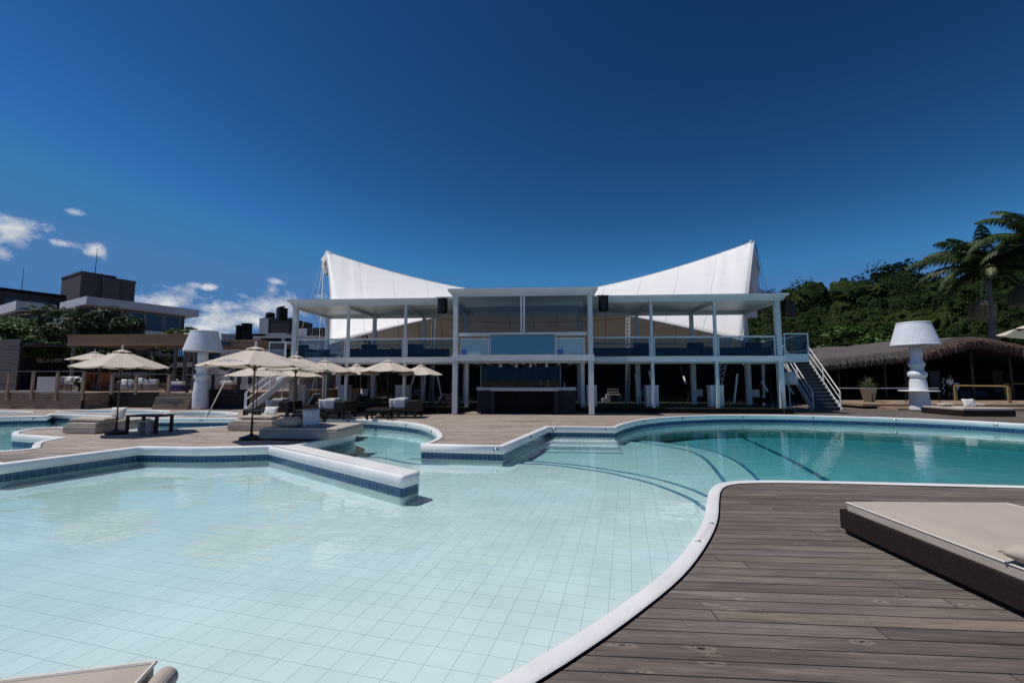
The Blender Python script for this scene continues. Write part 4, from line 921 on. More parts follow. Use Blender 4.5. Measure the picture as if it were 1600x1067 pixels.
def make_parasol(label, R0=1.4, rim=2.0, top=2.49, base=True, logo=False):
    t = thing('parasol', label, 'parasol', (0, 0, 0), 0, 'beige parasols around the pools')
    cnp = canopy(R0, rim, top).build('canopy', MT['beigecan'], t, False, solid=.006)
    mb = MB(); vs = []; seg = 32
    for j, (r, z) in enumerate(((.03, top + .05), (.14, top + .012), (.27, top - .045))):
        for k in range(seg):
            q = (k % 4) / 4; cut = math.cos(math.pi / 8) / math.cos((q - .5) * math.pi / 4) if q else 1; a = 2 * math.pi * k / seg + math.pi / 8
            vs.append((r * cut * math.cos(a), r * cut * math.sin(a), z + (.018 * math.sin(q * math.pi) if j == 2 else 0)))
    mb.add(vs, [(j * seg + k, j * seg + (k + 1) % seg, (j + 1) * seg + (k + 1) % seg, (j + 1) * seg + k) for j in range(2) for k in range(seg)]); mb.build('vent_cap', MT['beigecan'], cnp, False, solid=.005)
    mb = MB(); mb.lathe([(.012, top + .06), (.03, top + .08), (.03, top + .10), (.022, top + .115), (.012, top + .13), (.03, top + .15), (.03, top + .17), (0, top + .19)], 10); mb.build('finial', MT['white'], t, True)
    mb = MB(); mb.tube([(0, 0, .3), (0, 0, top + .05)], .022, 10); mb.build('pole', MT['polewood'], t, True)
    mb = MB(); mb.lathe([(.05, 1.86), (.055, 1.88), (.055, 1.96), (.03, 1.98)], 12); mb.build('hub', MT['polewood'], t, True)
    for k in range(8):
        a = 2 * math.pi * k / 8 + math.pi / 8; c, s = math.cos(a), math.sin(a)
        mb = MB(); mb.bar((c * .05, s * .05, top - .02), (c * (R0 - .02), s * (R0 - .02), rim - .02), .022, .03); rb = mb.build('rib', MT['polewood'], t)
        mb = MB(); mb.bar((c * .05, s * .05, 1.93), (c * R0 * .48, s * R0 * .48, top + (rim - top) * .48 - .035), .016, .02); mb.build('strut', MT['polewood'], rb)
    if base:
        mb = MB(); mb.lathe([(.30, 0), (.30, .03), (.27, .055), (.17, .085), (.06, .11), (.045, .14)], 24); mb.build('base', MT['darkmetal'], t, True)
        mb = MB(); mb.tube([(0, 0, .12), (0, 0, .50)], .03, 10); sl = mb.build('sleeve', MT['darkmetal'], t, True); mb = MB(); mb.tube([(.03, 0, .42), (.09, 0, .42)], .014, 6); mb.build('knob', MT['darkmetal'], sl)
    return t
par = make_parasol('open beige parasol with dark domed base and faint white lettering, over the striped cushions')
q = G(392.5, 685); par.location = (q.x, q.y, 0); par.rotation_euler = (0, 0, R(6))
# faint white two line lettering marks on the front sector of this one canopy
can = [c for c in par.children if c.name.startswith('canopy')][0]
mb = MB(); random.seed(9)
ang = R(-96); rm, tp = 2.0, 2.49
def cpt(r, w):                              # point on the cloth: distance down the slope, distance sideways
    c, s = math.cos(ang), math.sin(ang); t_ = (r - .05) / 1.35; return Vector((c * r - s * w, s * r + c * w, tp + (rm - tp) * t_ ** 1.04 + .006 - .03))
for row, (r, w0_, w1_) in enumerate(((1.00, -.16, .14), (1.10, -.42, .42))):
    x = w0_
    while x < w1_:
        l = random.choice((.03, .045, .02)); hh = .028 if row == 0 else .034
        mb.bar(cpt(r, x), cpt(r, x + l), .004, hh); x += l + random.choice((.018, .03))
mb.build('lettering', MT['white'], can)
S_ = lambda px, py: (G(px, py).x, G(px, py).y, 0)
parlist = [('large open beige parasol in front of the long terrace railing, with its vent flaps raised', (181, 677), (.88, .88, 1.0), R(3)),
    ('beige parasol rising behind the largest left parasol, at the terrace', None, 1.0, R(20)),
    ('beige parasol overlapping the lettered parasol from behind on its right', (458.5, 661), 1.0, R(12)),
    ('beige parasol half hidden behind its left neighbour, below the first bay of the left wing', (505, 648), 1.0, R(10)),
    ('beige parasol in the back row between two front row parasols', (555, 644), (.84, .84, .95), R(-8)),
    ('wide open beige parasol shading the slatted daybed near the pool curve', (604.5, 645.5), 1.02, R(6)),
    ('rightmost beige parasol of the row, beside the centre of the pavilion', (656, 644), (.84, .84, .94), R(15)),
    ('low pale parasol tucked behind the lettered parasol', (400, 651), .94, R(0)),
    ('low pale parasol in front of the left end of the pavilion', (462, 642), .98, R(5))]
for lab, b, sc, rz in parlist:
    if b is None: p = F(144, 600, 26.6); loc = (p.x, 26.6, .93)
    else: loc = S_(*b)
    o = dup(par, loc, rz, lab, None, sc)
    for ch in list(o.children):
        if ch.name.startswith('canopy'):
            for g in list(ch.children):
                if g.name.startswith('lettering'): bpy.data.objects.remove(g)
    if b == (183.5, 677): o.rotation_euler = (R(-1.5), R(-1.5), R(3))
    if b in ((400, 651), (462, 642)): o.scale = (sc, sc, .9)
o = dup(par, (FX(1558, 6.2) + 2.2, 6.2, .0), R(10), 'beige parasol whose edge enters the picture at the right, above the thatched roof', None, (1.14, 1.14, 1.16))
for ch in list(o.children):
    for g in list(ch.children):
        if g.name.startswith('lettering'): bpy.data.objects.remove(g)

# ================================================================ cushions, daybeds, tables
def pillow_mb(w, h, th, nx=14, ny=12, pinch=.06, seed=0):
    rnd = random.Random(seed); mb = MB(); vs = []; ph = rnd.random() * 6
    for side in (1, -1):
        for j in range(ny + 1):
            for i in range(nx + 1):
                u = i / nx * 2 - 1; v = j / ny * 2 - 1
                e = max(0, (1 - abs(u) ** 3.2)) ** .6 * max(0, (1 - abs(v) ** 3.2)) ** .6
                x = u * w / 2 * (1 - pinch * (1 - v * v)); y = v * h / 2 * (1 - pinch * (1 - u * u))
                wr = 1 + .10 * math.sin(u * 5 + ph) * math.sin(v * 6 + ph)
                vs.append((x, y, side * (th / 2) * e * wr))
    k = nx + 1; m = k * (ny + 1); fs = []
    for j in range(ny):
        for i in range(nx):
            a = j * k + i; fs.append((a, a + 1, a + k + 1, a + k)); fs.append((m + a, m + a + k, m + a + k + 1, m + a + 1))
    return mb.add(vs, fs)
def pillow(loc, w, h, th, m, label, rx=0, rz=0, grp=None, seed=1):
    o = pillow_mb(w, h, th, seed=seed).build('cushion', MT[m], None, True, weld=True); o.location = loc; o.rotation_euler = (rx, 0, rz); tag(o, label, 'cushion', grp or 'loose cushions on the beds'); return o
def slab_bed(name, label, loc, w, l, tiers, rz=0, grp=None, cat='daybed'):
    """tiers: (part name, material, inset, z0, z1, bevel)"""
    t = thing(name, label, cat, loc, rz, grp)
    for nm, m, ins, z0, z1, bv in tiers:
        mb = MB(); mb.box(ins, w - ins, ins, l - ins, z0, z1); o = mb.build(nm, MT[m], t, bevel=bv)
        if nm == 'mattress':
            mb = MB(); pp = [(ins + .01, ins + .01, z1 - .012), (w - ins - .01, ins + .01, z1 - .012), (w - ins - .01, l - ins - .01, z1 - .012), (ins + .01, l - ins - .01, z1 - .012), (ins + .01, ins + .01, z1 - .012)]
            for a, b in zip(pp, pp[1:]): mb.tube([a, b], .011, 6)
            mb.build('piping', MT['piping'], o)
    return t
def pillow_sub(): pass
# big daybed in the right foreground
a = G(1313.4, 828.8); 
cu_, cv_ = Vector((math.cos(YAW + R(3.4)), math.sin(YAW + R(3.4)), 0)), None
bl = thing('daybed', 'large daybed with smooth beige mattress on a dark brown timber frame in the right foreground', 'daybed', (a.x, a.y, 0), YAW + R(-1.2))
W_, L_ = 1.76, 3.0
mb = MB(); mb.box(0, W_, -L_, 0, .03, .222); mb.build('frame', MT['brown'], bl, bevel=.006)
mb = MB(); mb.box(.004, W_ - .004, -L_ + .004, -.004, .223, .229); mb.build('frame_lip', MT['brown'], bl)
mb = MB(); mb.box(.03, W_ - .03, -L_ + .03, -.03, 0, .028); mb.build('plinth', MT['black'], bl)
# mattress with rounded shoulders
def mattress(w0_, w1_, l0, l1, z0, z1, r, parent, m='beige', puff=.012, nm='mattress'):
    mb = MB(); vs = []; nx, ny = 18, 22
    for j in range(ny + 1):
        for i in range(nx + 1):
            u = i / nx; v = j / ny; e = min(1, min(u, 1 - u) * 6) * min(1, min(v, 1 - v) * 6)
            vs.append((w0_ + (w1_ - w0_) * u, l0 + (l1 - l0) * v, z1 + puff * (e - .0) + .003 * math.sin(u * 9 + v * 4) * e))
    k = nx + 1; fs = [(j * k + i, j * k + i + 1, (j + 1) * k + i + 1, (j + 1) * k + i) for j in range(ny) for i in range(nx)]
    edge = [i for i in range(nx + 1)] + [j * k + nx for j in range(1, ny + 1)] + [ny * k + i for i in range(nx - 1, -1, -1)] + [j * k for j in range(ny - 1, 0, -1)]
    o_ = len(vs); n = len(edge); vs += [(vs[e][0], vs[e][1], z0) for e in edge]; fs += [(edge[i], o_ + i, o_ + (i + 1) % n, edge[(i + 1) % n]) for i in range(n)] + [tuple(o_ + i for i in reversed(range(n)))]
    mb.add(vs, fs); o = mb.build(nm, MT[m], parent, False, bevel=r)
    mb = MB(); cs = [(w0_, l0), (w1_, l0), (w1_, l1), (w0_, l1), (w0_, l0)]
    for (x0, y0), (x1, y1) in zip(cs, cs[1:]): mb.tube([(x0, y0, z1 + .001), (x1, y1, z1 + .001)], .008, 6)
    mb.build('piping', MT['piping'], o); return o
mattress(.045, W_ - .045, -L_ + .04, -.05, .20, .305, .012, bl)
p = G(1612, 868, .40); pillow((p.x + .16, p.y + .02, .385), .42, .40, .15, 'beige', 'plump cream cushion on the foreground daybed at the right edge', 0, R(25), seed=4)
# sun lounger peeking into the lower left corner
q = G(245.5, 1034, .45); rz = YAW + R(13)
sl = thing('sun_lounger', 'pinkish beige lounger mattress cut off by the lower left corner', 'sun lounger', (q.x, q.y, 0), rz)
mattress(-1.9, -.005, -.62, 0, .36, .45, .012, sl)
mb = MB(); mb.box(-1.86, -.05, -.6, -.03, .27, .355); mb.build('frame', MT['brown'], sl)
for x in (-1.8, -.12):
    for y in (-.57, -.1): mb = MB(); mb.box(x, x + .06, y, y + .06, 0, .27); mb.build('leg', MT['brown'], sl)
mb = MB(); vs = []
mb.tube([(.052, -.60, .40), (.052, -.31, .405), (.052, -.03, .405)], [.042, .045, .043], 20); o = mb.build('rolled_towel', MT['beige'], None, False, bevel=.006); o.location = (q.x, q.y, 0); o.rotation_euler = (0, 0, rz); tag(o, 'rolled beige bolster lying along the right end of the corner lounger', 'bolster')
mb = MB(); mb.box(.004, .10, -.58, -.04, .27, .356); o2 = mb.build('bolster_rest', MT['brown'], sl)
# island daybeds
q = G(148, 677); t = slab_bed('daybed', 'low beige daybed under the largest left parasol', (q.x - 1.06, q.y, 0), 1.06, 2.0, (('base', 'beige', 0, 0, .19, .01), ('slab', 'beige', .03, .192, .25, .01), ('mattress', 'beige', .06, .252, .30, .015)), 0, 'low beige daybeds on the pool island')
pillow((q.x - .82, q.y + .45, .37), .62, .5, .17, 'beige', 'striped beige cushion at the left on the bed below the largest parasol', 0, R(8), seed=2)
pillow((q.x - .22, q.y + .42, .37), .68, .5, .18, 'beige', 'striped beige cushion at the right on the bed below the largest parasol', 0, R(-6), seed=3)
pillow((q.x - .32, q.y + 1.0, .52), .42, .42, .13, 'whitefab', 'white cushion standing on its corner behind the two striped cushions', R(72), R(20), seed=5)
q = G(355, 672); t = slab_bed('daybed', 'low beige daybed half hidden behind the pole of the lettered parasol', (q.x, q.y, 0), 1.5, 1.9, (('base', 'beige', 0, 0, .19, .01), ('slab', 'beige', .03, .192, .25, .01), ('mattress', 'beige', .06, .252, .30, .015)), 0, 'low beige daybeds on the pool island')
pillow((q.x + .42, q.y + .5, .37), .62, .46, .15, 'beige', 'long tan cushion at the left of the half hidden daybed', 0, R(4), seed=7)
pillow((q.x + 1.0, q.y + .5, .38), .72, .46, .17, 'beige', 'long tan cushion at the right of the half hidden daybed', 0, R(-5), seed=8)
pillow((q.x + .82, q.y + .95, .54), .5, .34, .13, 'whitefab', 'white rectangular cushion propped behind the two long tan cushions', R(68), R(-4), seed=9)
q = G(404, 686.5); wq = (G(530, 686.5) - q).length
t = slab_bed('daybed', 'broad shaded beige daybed overhanging the water at the tip of the island', (q.x, q.y, 0), wq, 1.75, (('base', 'beige', 0, .02, .18, .01), ('slab', 'beige', -.0, .182, .23, .01), ('mattress', 'beige', .02, .232, .30, .02)), 0, 'low beige daybeds on the pool island')
pillow((q.x + .62, q.y + .45, .43), .80, .5, .26, 'beige', 'fat grey brown cushion lying on the overhanging daybed', 0, R(-5), seed=11)
pillow((q.x + 1.15, q.y + .55, .54), .46, .5, .15, 'whitefab', 'bluish white cushion leaning on the overhanging daybed', R(75), R(35), seed=12)
q = G(1508, 645); t = slab_bed('daybed', 'dark framed daybed with beige mattress by the far right pool edge', (G(1506, 650).x, G(1506, 650).y, 0), (G(1582, 650) - G(1506, 650)).length, 2.2, (('frame', 'brown', 0, .0, .24, .01), ('mattress', 'beige', .05, .242, .34, .02)), 0)
bx = G(1506, 650)
pillow((bx.x + .65, bx.y + 1.6, .43), .62, .42, .16, 'beige', 'tan cushion left of the white one on the far right daybed', 0, .1, seed=13); pillow((bx.x + 1.9, bx.y + 1.5, .43), .7, .45, .17, 'beige', 'tan cushion right of the white one on the far right daybed', 0, -.1, seed=14)
pillow((bx.x + 1.35, bx.y + 1.2, .52), .60, .42, .16, 'whitefab', 'bright white cushion standing in the middle of the far right daybed', R(72), R(5), seed=15)
# side tables
def table(label, loc, w, d, h, m='darkwood', rz=0, name='side_table', leg=.07, grp='dark wooden side tables'):
    t = thing(name, label, 'side table', loc, rz, grp); mb = MB(); mb.box(-w / 2, w / 2, -d / 2, d / 2, h - .05, h); mb.build('tabletop', MT[m], t, bevel=.005)
    for sx in (-1, 1):
        for sy in (-1, 1):
            mb = MB(); x = sx * (w / 2 - leg / 2 - .006); y = sy * (d / 2 - leg / 2 - .006); mb.box(x - leg / 2, x + leg / 2, y - leg / 2, y + leg / 2, 0, h - .052); mb.build('leg', MT[m], t)
    mb = MB(); mb.bar((-w / 2 + leg, d / 2 - .05, h * .35), (w / 2 - leg, d / 2 - .05, h * .35), .04); mb.build('stretcher', MT[m], t); return t
q = G(219, 677.5); table('dark open framed side table beside the pole of the largest parasol', (q.x, q.y + .3, 0), 1.02, .62, .54)
st_ = thing('stool', 'small pale stool in front of the dark open framed side table', 'stool', (G(228, 678).x, G(228, 678).y, 0)); mb = MB(); mb.box(-.16, .16, -.14, .14, .36, .40); mb.build('seat', MT['greystone'], st_)
for sx in (-1, 1):
    mb = MB(); mb.box(sx * .13 - .025, sx * .13 + .025, -.13, .13, 0, .358); mb.build('leg', MT['greystone'], st_)
mb = MB(); mb.box(-.1, .1, -.02, .02, .12, .18); mb.build('stretcher', MT['greystone'], st_)
q = G(478, 667); table('small dark side table behind the overhanging daybed', (q.x, q.y + .2, 0), .95, .6, .45)
q = G(500, 664); 
# lounge sets in the parasol rows: dark slatted daybed with a raised back and covered cushions
def lounge(label, loc, w, d, rz=0, back='r'):
    t = thing('slatted_daybed', label, 'daybed', loc, rz, 'dark slatted daybeds under the row of parasols')
    mb = MB(); mb.box(-w / 2, w / 2, -d / 2, d / 2, .27, .37); 
    mb.build('frame', MT['darkwood'], t, bevel=.01)
    mb = MB(); n = int(w / .12)
    for i in range(n): x = -w / 2 + .02 + i * (w - .04) / n; mb.box(x, x + .085, -d / 2 + .01, d / 2 - .01, .372, .39)
    mb.build('slats', MT['darkwood'], t)
    for sx in (-1, -.33, .33, 1):
        for sy in (-1, 1):
            x = sx * (w / 2 - .05); y = sy * (d / 2 - .05); mb = MB(); mb.box(x - .045, x + .045, y - .045, y + .045, 0, .268); mb.build('leg', MT['darkwood'], t)
    s = 1 if back == 'r' else -1
    mb = MB(); mb.box(min(s * w / 2, s * (w / 2 - .42)), max(s * w / 2, s * (w / 2 - .42)), -d / 2, d / 2, .392, .72); mb.build('backrest', MT['darkwood'], t, bevel=.02)
    return t
sets = [((413, 655), 1.9, 1.15, .05, 'lounge0'), ((497, 655), 2.2, 1.2, 0, 'lounge1'), ((609, 653), 2.2, 1.2, .03, 'lounge2'), ((548, 646), 2.2, 1.1, 0, 'lounge3'), ((672, 646), 2.5, 1.1, -.02, 'lounge4'), ((480, 646), 1.8, 1.1, 0, 'lounge5')]
labs = ['dark slatted daybed with grey covered cushions behind the half hidden beige daybed', 'dark slatted daybed with white striped cushion pile, second in the front row from the left', 'dark slatted daybed with upright white cushions closest to the curved pool edge', 'dark slatted lounger in the back row between the two white cushion piles', 'dark lounger with orange edged armchair back, nearest to the centre columns', 'dark slatted lounger in the back row near the white staircase']
lows = [(.5, 'white and grey cushions covering', ), (.5,), (.55,)]
for k, ((px, py), w, d, rz, _) in enumerate(sets):
    q = G(px, py); lounge(labs[k], (q.x, q.y + d / 2, 0), w, d, rz)
    if k < 3:
        wheres = ('left slatted daybed of the front row', 'middle slatted daybed of the front row', 'right slatted daybed of the front row')[k]
        pillow((q.x + .02, q.y + .35, .60), .46, .42, .17, 'whitefab', 'creased white cushion standing on the %s' % wheres, R(80), R(62), seed=20 + k)
        o = thing('cushion_box', 'squared pale grey cushion stack on the %s' % wheres, 'cushion', (q.x + .36, q.y + .55, .392), rz, 'loose cushions on the beds')
        mb = MB(); mb.box(-.26, .22, -.35, .3, 0, .40); mb.build('cushion_cover', MT['greywhite'] if k != 0 else MT['greyfab'], o, bevel=.05); mb = MB(); mb.box(-.24, .20, -.3, .28, .402, .44); mb.build('top_cushion', MT['whitefab'], o, bevel=.02)
        q2 = G(px - (34 if k else 28), py + 3); table('low dark footstool table at the foot of the %s' % wheres, (q2.x + .35, q2.y + .35, 0), .95, .55, .40)
    else:
        t = thing('recliner_cushion', ('pale reclined cushion on the back row lounger between two white piles', 'grey reclined cushion on the lounger nearest the centre', 'pale square cushion on the back row lounger near the white staircase')[k - 3], 'cushion', (q.x + (-.25 if k != 4 else .15), q.y + .4, .392), rz)
        mb = MB(); mb.add(*(lambda a: ([(0, 0, .0), (.10, 0, .0), (.38, 0, .52), (.28, 0, .56), (0, .6, .0), (.10, .6, .0), (.38, .6, .52), (.28, .6, .56)], [(0, 1, 2, 3), (7, 6, 5, 4), (0, 4, 5, 1), (1, 5, 6, 2), (2, 6, 7, 3), (3, 7, 4, 0)]))(0)); mb.build('pad', MT['greyfab'], t, bevel=.03)
q = G(690, 644); t = thing('armchair', 'brown striped lounge armchair at the right end of the parasol row', 'armchair', (q.x + .1, q.y + .2, 0), -.1); mb = MB(); mb.box(-.45, .45, -.4, .4, .18, .42); mb.build('seat', MT['darkwood'], t, bevel=.04); mb = MB(); mb.box(.1, .55, -.4, .45, .423, .92); mb.build('backrest', MT['terracotta'], t, bevel=.08)
for sx in (-.38, .38):
    for sy in (-.3, .3): mb = MB(); mb.box(sx - .03, sx + .03, sy - .03, sy + .03, 0, .178); mb.build('leg', MT['darkwood'], t)
# wooden chair under the right wing and small things on the carpet
q = F(960, 630, 28.5); t = thing('wooden_chair', 'pale slatted wooden chair in the dark hall right of the bar', 'chair', (q.x, 28.5, ZP), .1)
mb = MB(); mb.box(-.36, .36, -.3, .3, .42, .47); mb.build('seat', MT['greystone'], t)
mb = MB(); mb.bar((-.36, .28, .62), (.36, .28, .62), .03, .08); mb.bar((-.36, .28, .8), (.36, .28, .8), .03, .08); mb.bar((-.34, .28, .475), (-.34, .28, .84), .04); mb.bar((.34, .28, .475), (.34, .28, .84), .04); mb.build('backrest', MT['greystone'], t)
for sx in (-.33, .33):
    for sy in (-.26, .26): mb = MB(); mb.box(sx - .025, sx + .025, sy - .025, sy + .025, 0, .418); mb.build('leg', MT['greystone'], t)
q = F(947, 633, 28.2); t = thing('step_stool', 'pale two step stool left of the wooden chair', 'stool', (q.x, 28.2, ZP)); mb = MB(); mb.box(-.25, .0, -.2, .2, 0, .25); mb.build('lower_step', MT['greystone'], t); mb = MB(); mb.box(.002, .25, -.2, .2, 0, .5); mb.build('upper_step', MT['greystone'], t)
for k, (px, Y, m, lab) in enumerate(((1001, 26.2, 'greyfab', 'grey green cushion on the carpet between the locker and the right lattice mast'), (1094, 26.4, 'whitefab', 'pale printed cushion in the dark right of the middle back column'), (1184, 26.0, 'whitefab', 'pale square cushion below the last bay of the right wing'), (566, 26.2, 'whitefab', 'pale cushion in the dark behind the back row parasol'), (650, 26, 'greyfab', 'grey cushion in the dark behind the rightmost parasol'))):
    x = FX(px, Y, 615); t = thing('lounge_chair', 'low dark lounge chair under the ' + lab.split(' ', 3)[-1] if False else ('black lounge chair with the ' + ' '.join(lab.split()[:11])), 'lounge chair', (x, Y, ZP), 0, 'black lounge chairs under the wings')
    mb = MB(); mb.box(-.5, .5, -.1, .7, .1, .38); mb.build('seat', MT['black'], t, bevel=.03); mb = MB(); mb.box(-.5, .5, .55, .75, .383, .75); mb.build('backrest', MT['black'], t, bevel=.03)
    pillow((x, Y + .32, ZP + .62), .52, .48, .15, m, lab, R(75), 0, seed=30 + k)

# ================================================================ giant table lamps
def lamp(label, loc, H, disc=False):
    """H: height of the shade's top"""
    t = thing('giant_lamp', label, 'lamp', loc, 0, 'giant white lamps by the pool'); k = H / 4.55
    prof = [(.56, 0), (.55, .1), (.49, .9), (.43, 1.5), (.40, 1.63), (.38, 1.68), (.46, 1.73), (.50, 1.83), (.48, 1.95), (.38, 2.03), (.33, 2.08), (.36, 2.14), (.33, 2.2), (.41, 2.28), (.44, 2.36), (.40, 2.46), (.33, 2.54), (.31, 2.62), (.34, 3.0), (.32, 3.35)]
    mb = MB(); mb.lathe([(r * k * .80, z * k) for r, z in prof], 40); mb.build('stem', MT['lampw'], t, True)
    # pleated shade
    mb = MB(); n = 120; vs = []; fs = []
    rows = [(.985, 3.34), (.995, 3.38), (.98, 3.42), (.69, 4.47), (.70, 4.50), (.68, 4.55)]
    for j, (r, z) in enumerate(rows):
        for i in range(n):
            a = 2 * math.pi * i / n; q = r * k * (1 + (.007 * (1 if i % 2 else -1) if 1 < j < 4 else .004)); vs.append((q * math.cos(a), q * math.sin(a), z * k))
    for j in range(len(rows) - 1):
        for i in range(n): fs.append((j * n + i, j * n + (i + 1) % n, (j + 1) * n + (i + 1) % n, (j + 1) * n + i))
    mb.add(vs, fs); sh = mb.build('lamp_shade', MT['lampw'], t, False, solid=.012)
    mb = MB(); mb.lathe([(.02, 4.40 * k), (.66 * k, 4.42 * k), (.66 * k, 4.44 * k), (.02, 4.45 * k)], 40); mb.build('top_disc', MT['lampw'], sh, True)
    mb = MB()
    for i in range(3):
        a = 2 * math.pi * i / 3 + .4; mb.bar((.1, .0, 3.33 * k) if False else (.28 * k * math.cos(a), .28 * k * math.sin(a), 3.3 * k), (.95 * k * math.cos(a), .95 * k * math.sin(a), 3.40 * k), .03)
    mb.build('shade_bracket', MT['steel2'], sh)
    if disc: mb = MB(); mb.lathe([(.40 * k, .985 * k), (.80 * k, .985 * k), (.82 * k, 1.01 * k), (.80 * k, 1.04 * k), (.40 * k, 1.04 * k)], 48); mb.build('round_shelf', MT['white'], t, True)
    return t
q = G(1438, 641.5); hR = EYE + (594 - 503.5) * (q.y / math.cos(YAW)) / FPX
l1 = lamp('giant white lamp with a round shelf around its stem, standing right of the pool', (q.x, q.y, 0), F(1432, 504, q.y).z, True)
q = G(312, 638.5); l2 = lamp('giant white lamp without shelf, standing behind the left spa pool', (q.x, q.y, 0), F(315, 517.5, q.y).z)
mb = MB(); a_ = F(371, 612, 19.5); b_ = G(323, 652)
t = thing('cleaning_pole', 'thin wooden pole leaning from the spa pool rim towards the right', 'pole', (b_.x, b_.y, .02)); p1 = F(352, 595, b_.y + 1.5)
mb = MB(); mb.tube([(0, 0, 0), (p1.x - b_.x, 1.5, p1.z - .02)], .03, 8); mb.build('shaft', MT['greystone'], t, True); mb = MB(); mb.lathe([(.05, -.01), (.05, .05), (.03, .1)], 8); mb.build('foot', MT['white'], t)
# low lamp under the right landing
p = F(1233, 601, 24.8); t = thing('floor_lamp', 'white floor lamp with drum shade below the right landing', 'lamp', (p.x, 24.8, 0)); mb = MB(); z1 = F(1233, 601, 24.8).z; z2 = F(1233, 581, 24.8).z
mb.lathe([(.42, z1), (.33, z2)], 32); mb.build('lamp_shade', MT['lampw'], t, True, solid=.01); mb = MB(); mb.lathe([(.2, 0), (.2, .03), (.03, .05), (.03, z1 + .2)], 12); mb.build('stand', MT['white'], t, True)
p = F(438, 602, 24.6); t = thing('floor_lamp', 'white floor lamp with pale shade behind the left staircase', 'lamp', (p.x, 24.8, 0)); mb = MB(); z1 = F(438, 603, 24.8).z; z2 = F(438, 583, 24.8).z
mb.lathe([(.40, z1), (.28, z2)], 32); mb.build('lamp_shade', MT['lampw'], t, True, solid=.01); mb = MB(); mb.lathe([(.2, 0), (.2, .03), (.03, .05), (.03, z1 + .2)], 12); mb.build('stand', MT['white'], t, True)
# ================================================================ plants
def leaf_cloud(mb, c, rad, n, size, rnd, flat=.75, elong=1.6, shell=.55, up=.3):
    """n small leaf blades spread through an uneven ellipsoid; lumps leave gaps between them"""
    lumps = []
    for _ in range(max(4, int(n / 45))):
        d = Vector((rnd.gauss(0, 1), rnd.gauss(0, 1), rnd.gauss(0, 1))).normalized(); r = shell + (1 - shell) * rnd.random()
        lumps.append((Vector((c[0] + d.x * rad[0] * r, c[1] + d.y * rad[1] * r, c[2] + d.z * rad[2] * r)), .22 + .26 * rnd.random()))
    vs = []; fs = []
    for i in range(n):
        lc, lr = lumps[i % len(lumps)]; d = Vector((rnd.gauss(0, 1), rnd.gauss(0, 1), rnd.gauss(0, 1))).normalized() * (rnd.random() ** .4)
        p = lc + Vector((d.x * rad[0], d.y * rad[1], d.z * rad[2] * flat)) * lr
        a = rnd.random() * 6.28; t = Vector((math.cos(a), math.sin(a), rnd.uniform(-.7, .5))).normalized(); nrm = Vector((rnd.uniform(-.8, .8), rnd.uniform(-.8, .8), up + rnd.random())).normalized()
        w = t.cross(nrm).normalized() * size * .5 * rnd.uniform(.6, 1.2); l = t * size * elong * .5 * rnd.uniform(.7, 1.3)
        o = len(vs); vs += [p - l, p + w, p + l, p - w]; fs.append((o, o + 1, o + 2, o + 3))
    return mb.add(vs, fs)
def bush(name, label, loc, rad, n, size, m='leafmid', seed=1, group=None, trunk=True, cat='bush', h0=None, elong=1.7):
    rnd = random.Random(seed); t = thing(name, label, cat, loc, 0, group); hz = rad[2] if h0 is None else h0
    mb = MB(); leaf_cloud(mb, (0, 0, hz), rad, n, size, rnd, elong=elong); mb.build('crown', MT[m], t)
    if trunk:
        mb = MB(); th = hz
        mb.tube([(0, 0, 0), (.05, .02, th * .5), (0, 0, th)], [.05 + rad[0] * .04, .04 + rad[0] * .03, .03], 7)
        for k in range(5):
            a = k * 1.3 + seed; mb.tube([(0, 0, th * .45), (math.cos(a) * rad[0] * .35, math.sin(a) * rad[1] * .35, th * .85), (math.cos(a) * rad[0] * .65, math.sin(a) * rad[1] * .65, th * 1.1)], [.035 + rad[0] * .012, .025, .012], 5)
        mb.build('trunk', MT['darkbark'], t)
    return t
def frond_mb(rnd, length, droop, az, lift, nl, lw, twist=0):
    """one feather leaf: a bowed midrib with two rows of hanging leaflets"""
    mb = MB(); ca, sa = math.cos(az), math.sin(az); pts = []; el = lift; p = Vector((0, 0, 0)); N_ = 14
    for i in range(N_ + 1):
        pts.append(p.copy()); e = el - droop * (i / N_) ** 1.3; p = p + Vector((ca * math.cos(e), sa * math.cos(e), math.sin(e))) * (length / N_)
    mb.tube(pts, [.045 * (1 - i / N_ * .85) for i in range(N_ + 1)], 5)
    vs = []; fs = []; side0 = Vector((-sa, ca, 0))
    for i in range(nl):
        t = .14 + .86 * i / nl; f = t * N_; k = min(int(f), N_ - 1); q = pts[k].lerp(pts[k + 1], f - k); d = (pts[k + 1] - pts[k]).normalized()
        ll = lw * length * (math.sin(math.pi * (t * .85 + .12)) ** .6) * rnd.uniform(.85, 1.1)
        for s in (-1, 1):
            dn = rnd.uniform(.35, .75); v = (side0 * s * .9 + d * .55 + Vector((0, 0, -dn))).normalized(); w = d * (length * .006 + .022)
            m1 = q + v * ll * .5; tip = q + v * ll * .8 + Vector((0, 0, -ll * .32)); o = len(vs)
            vs += [q - w * .6, q + w * .6, m1 + w, m1 - w, tip]; fs += [(o, o + 1, o + 2, o + 3), (o + 3, o + 2, o + 4)]
    return mb.add(vs, fs)
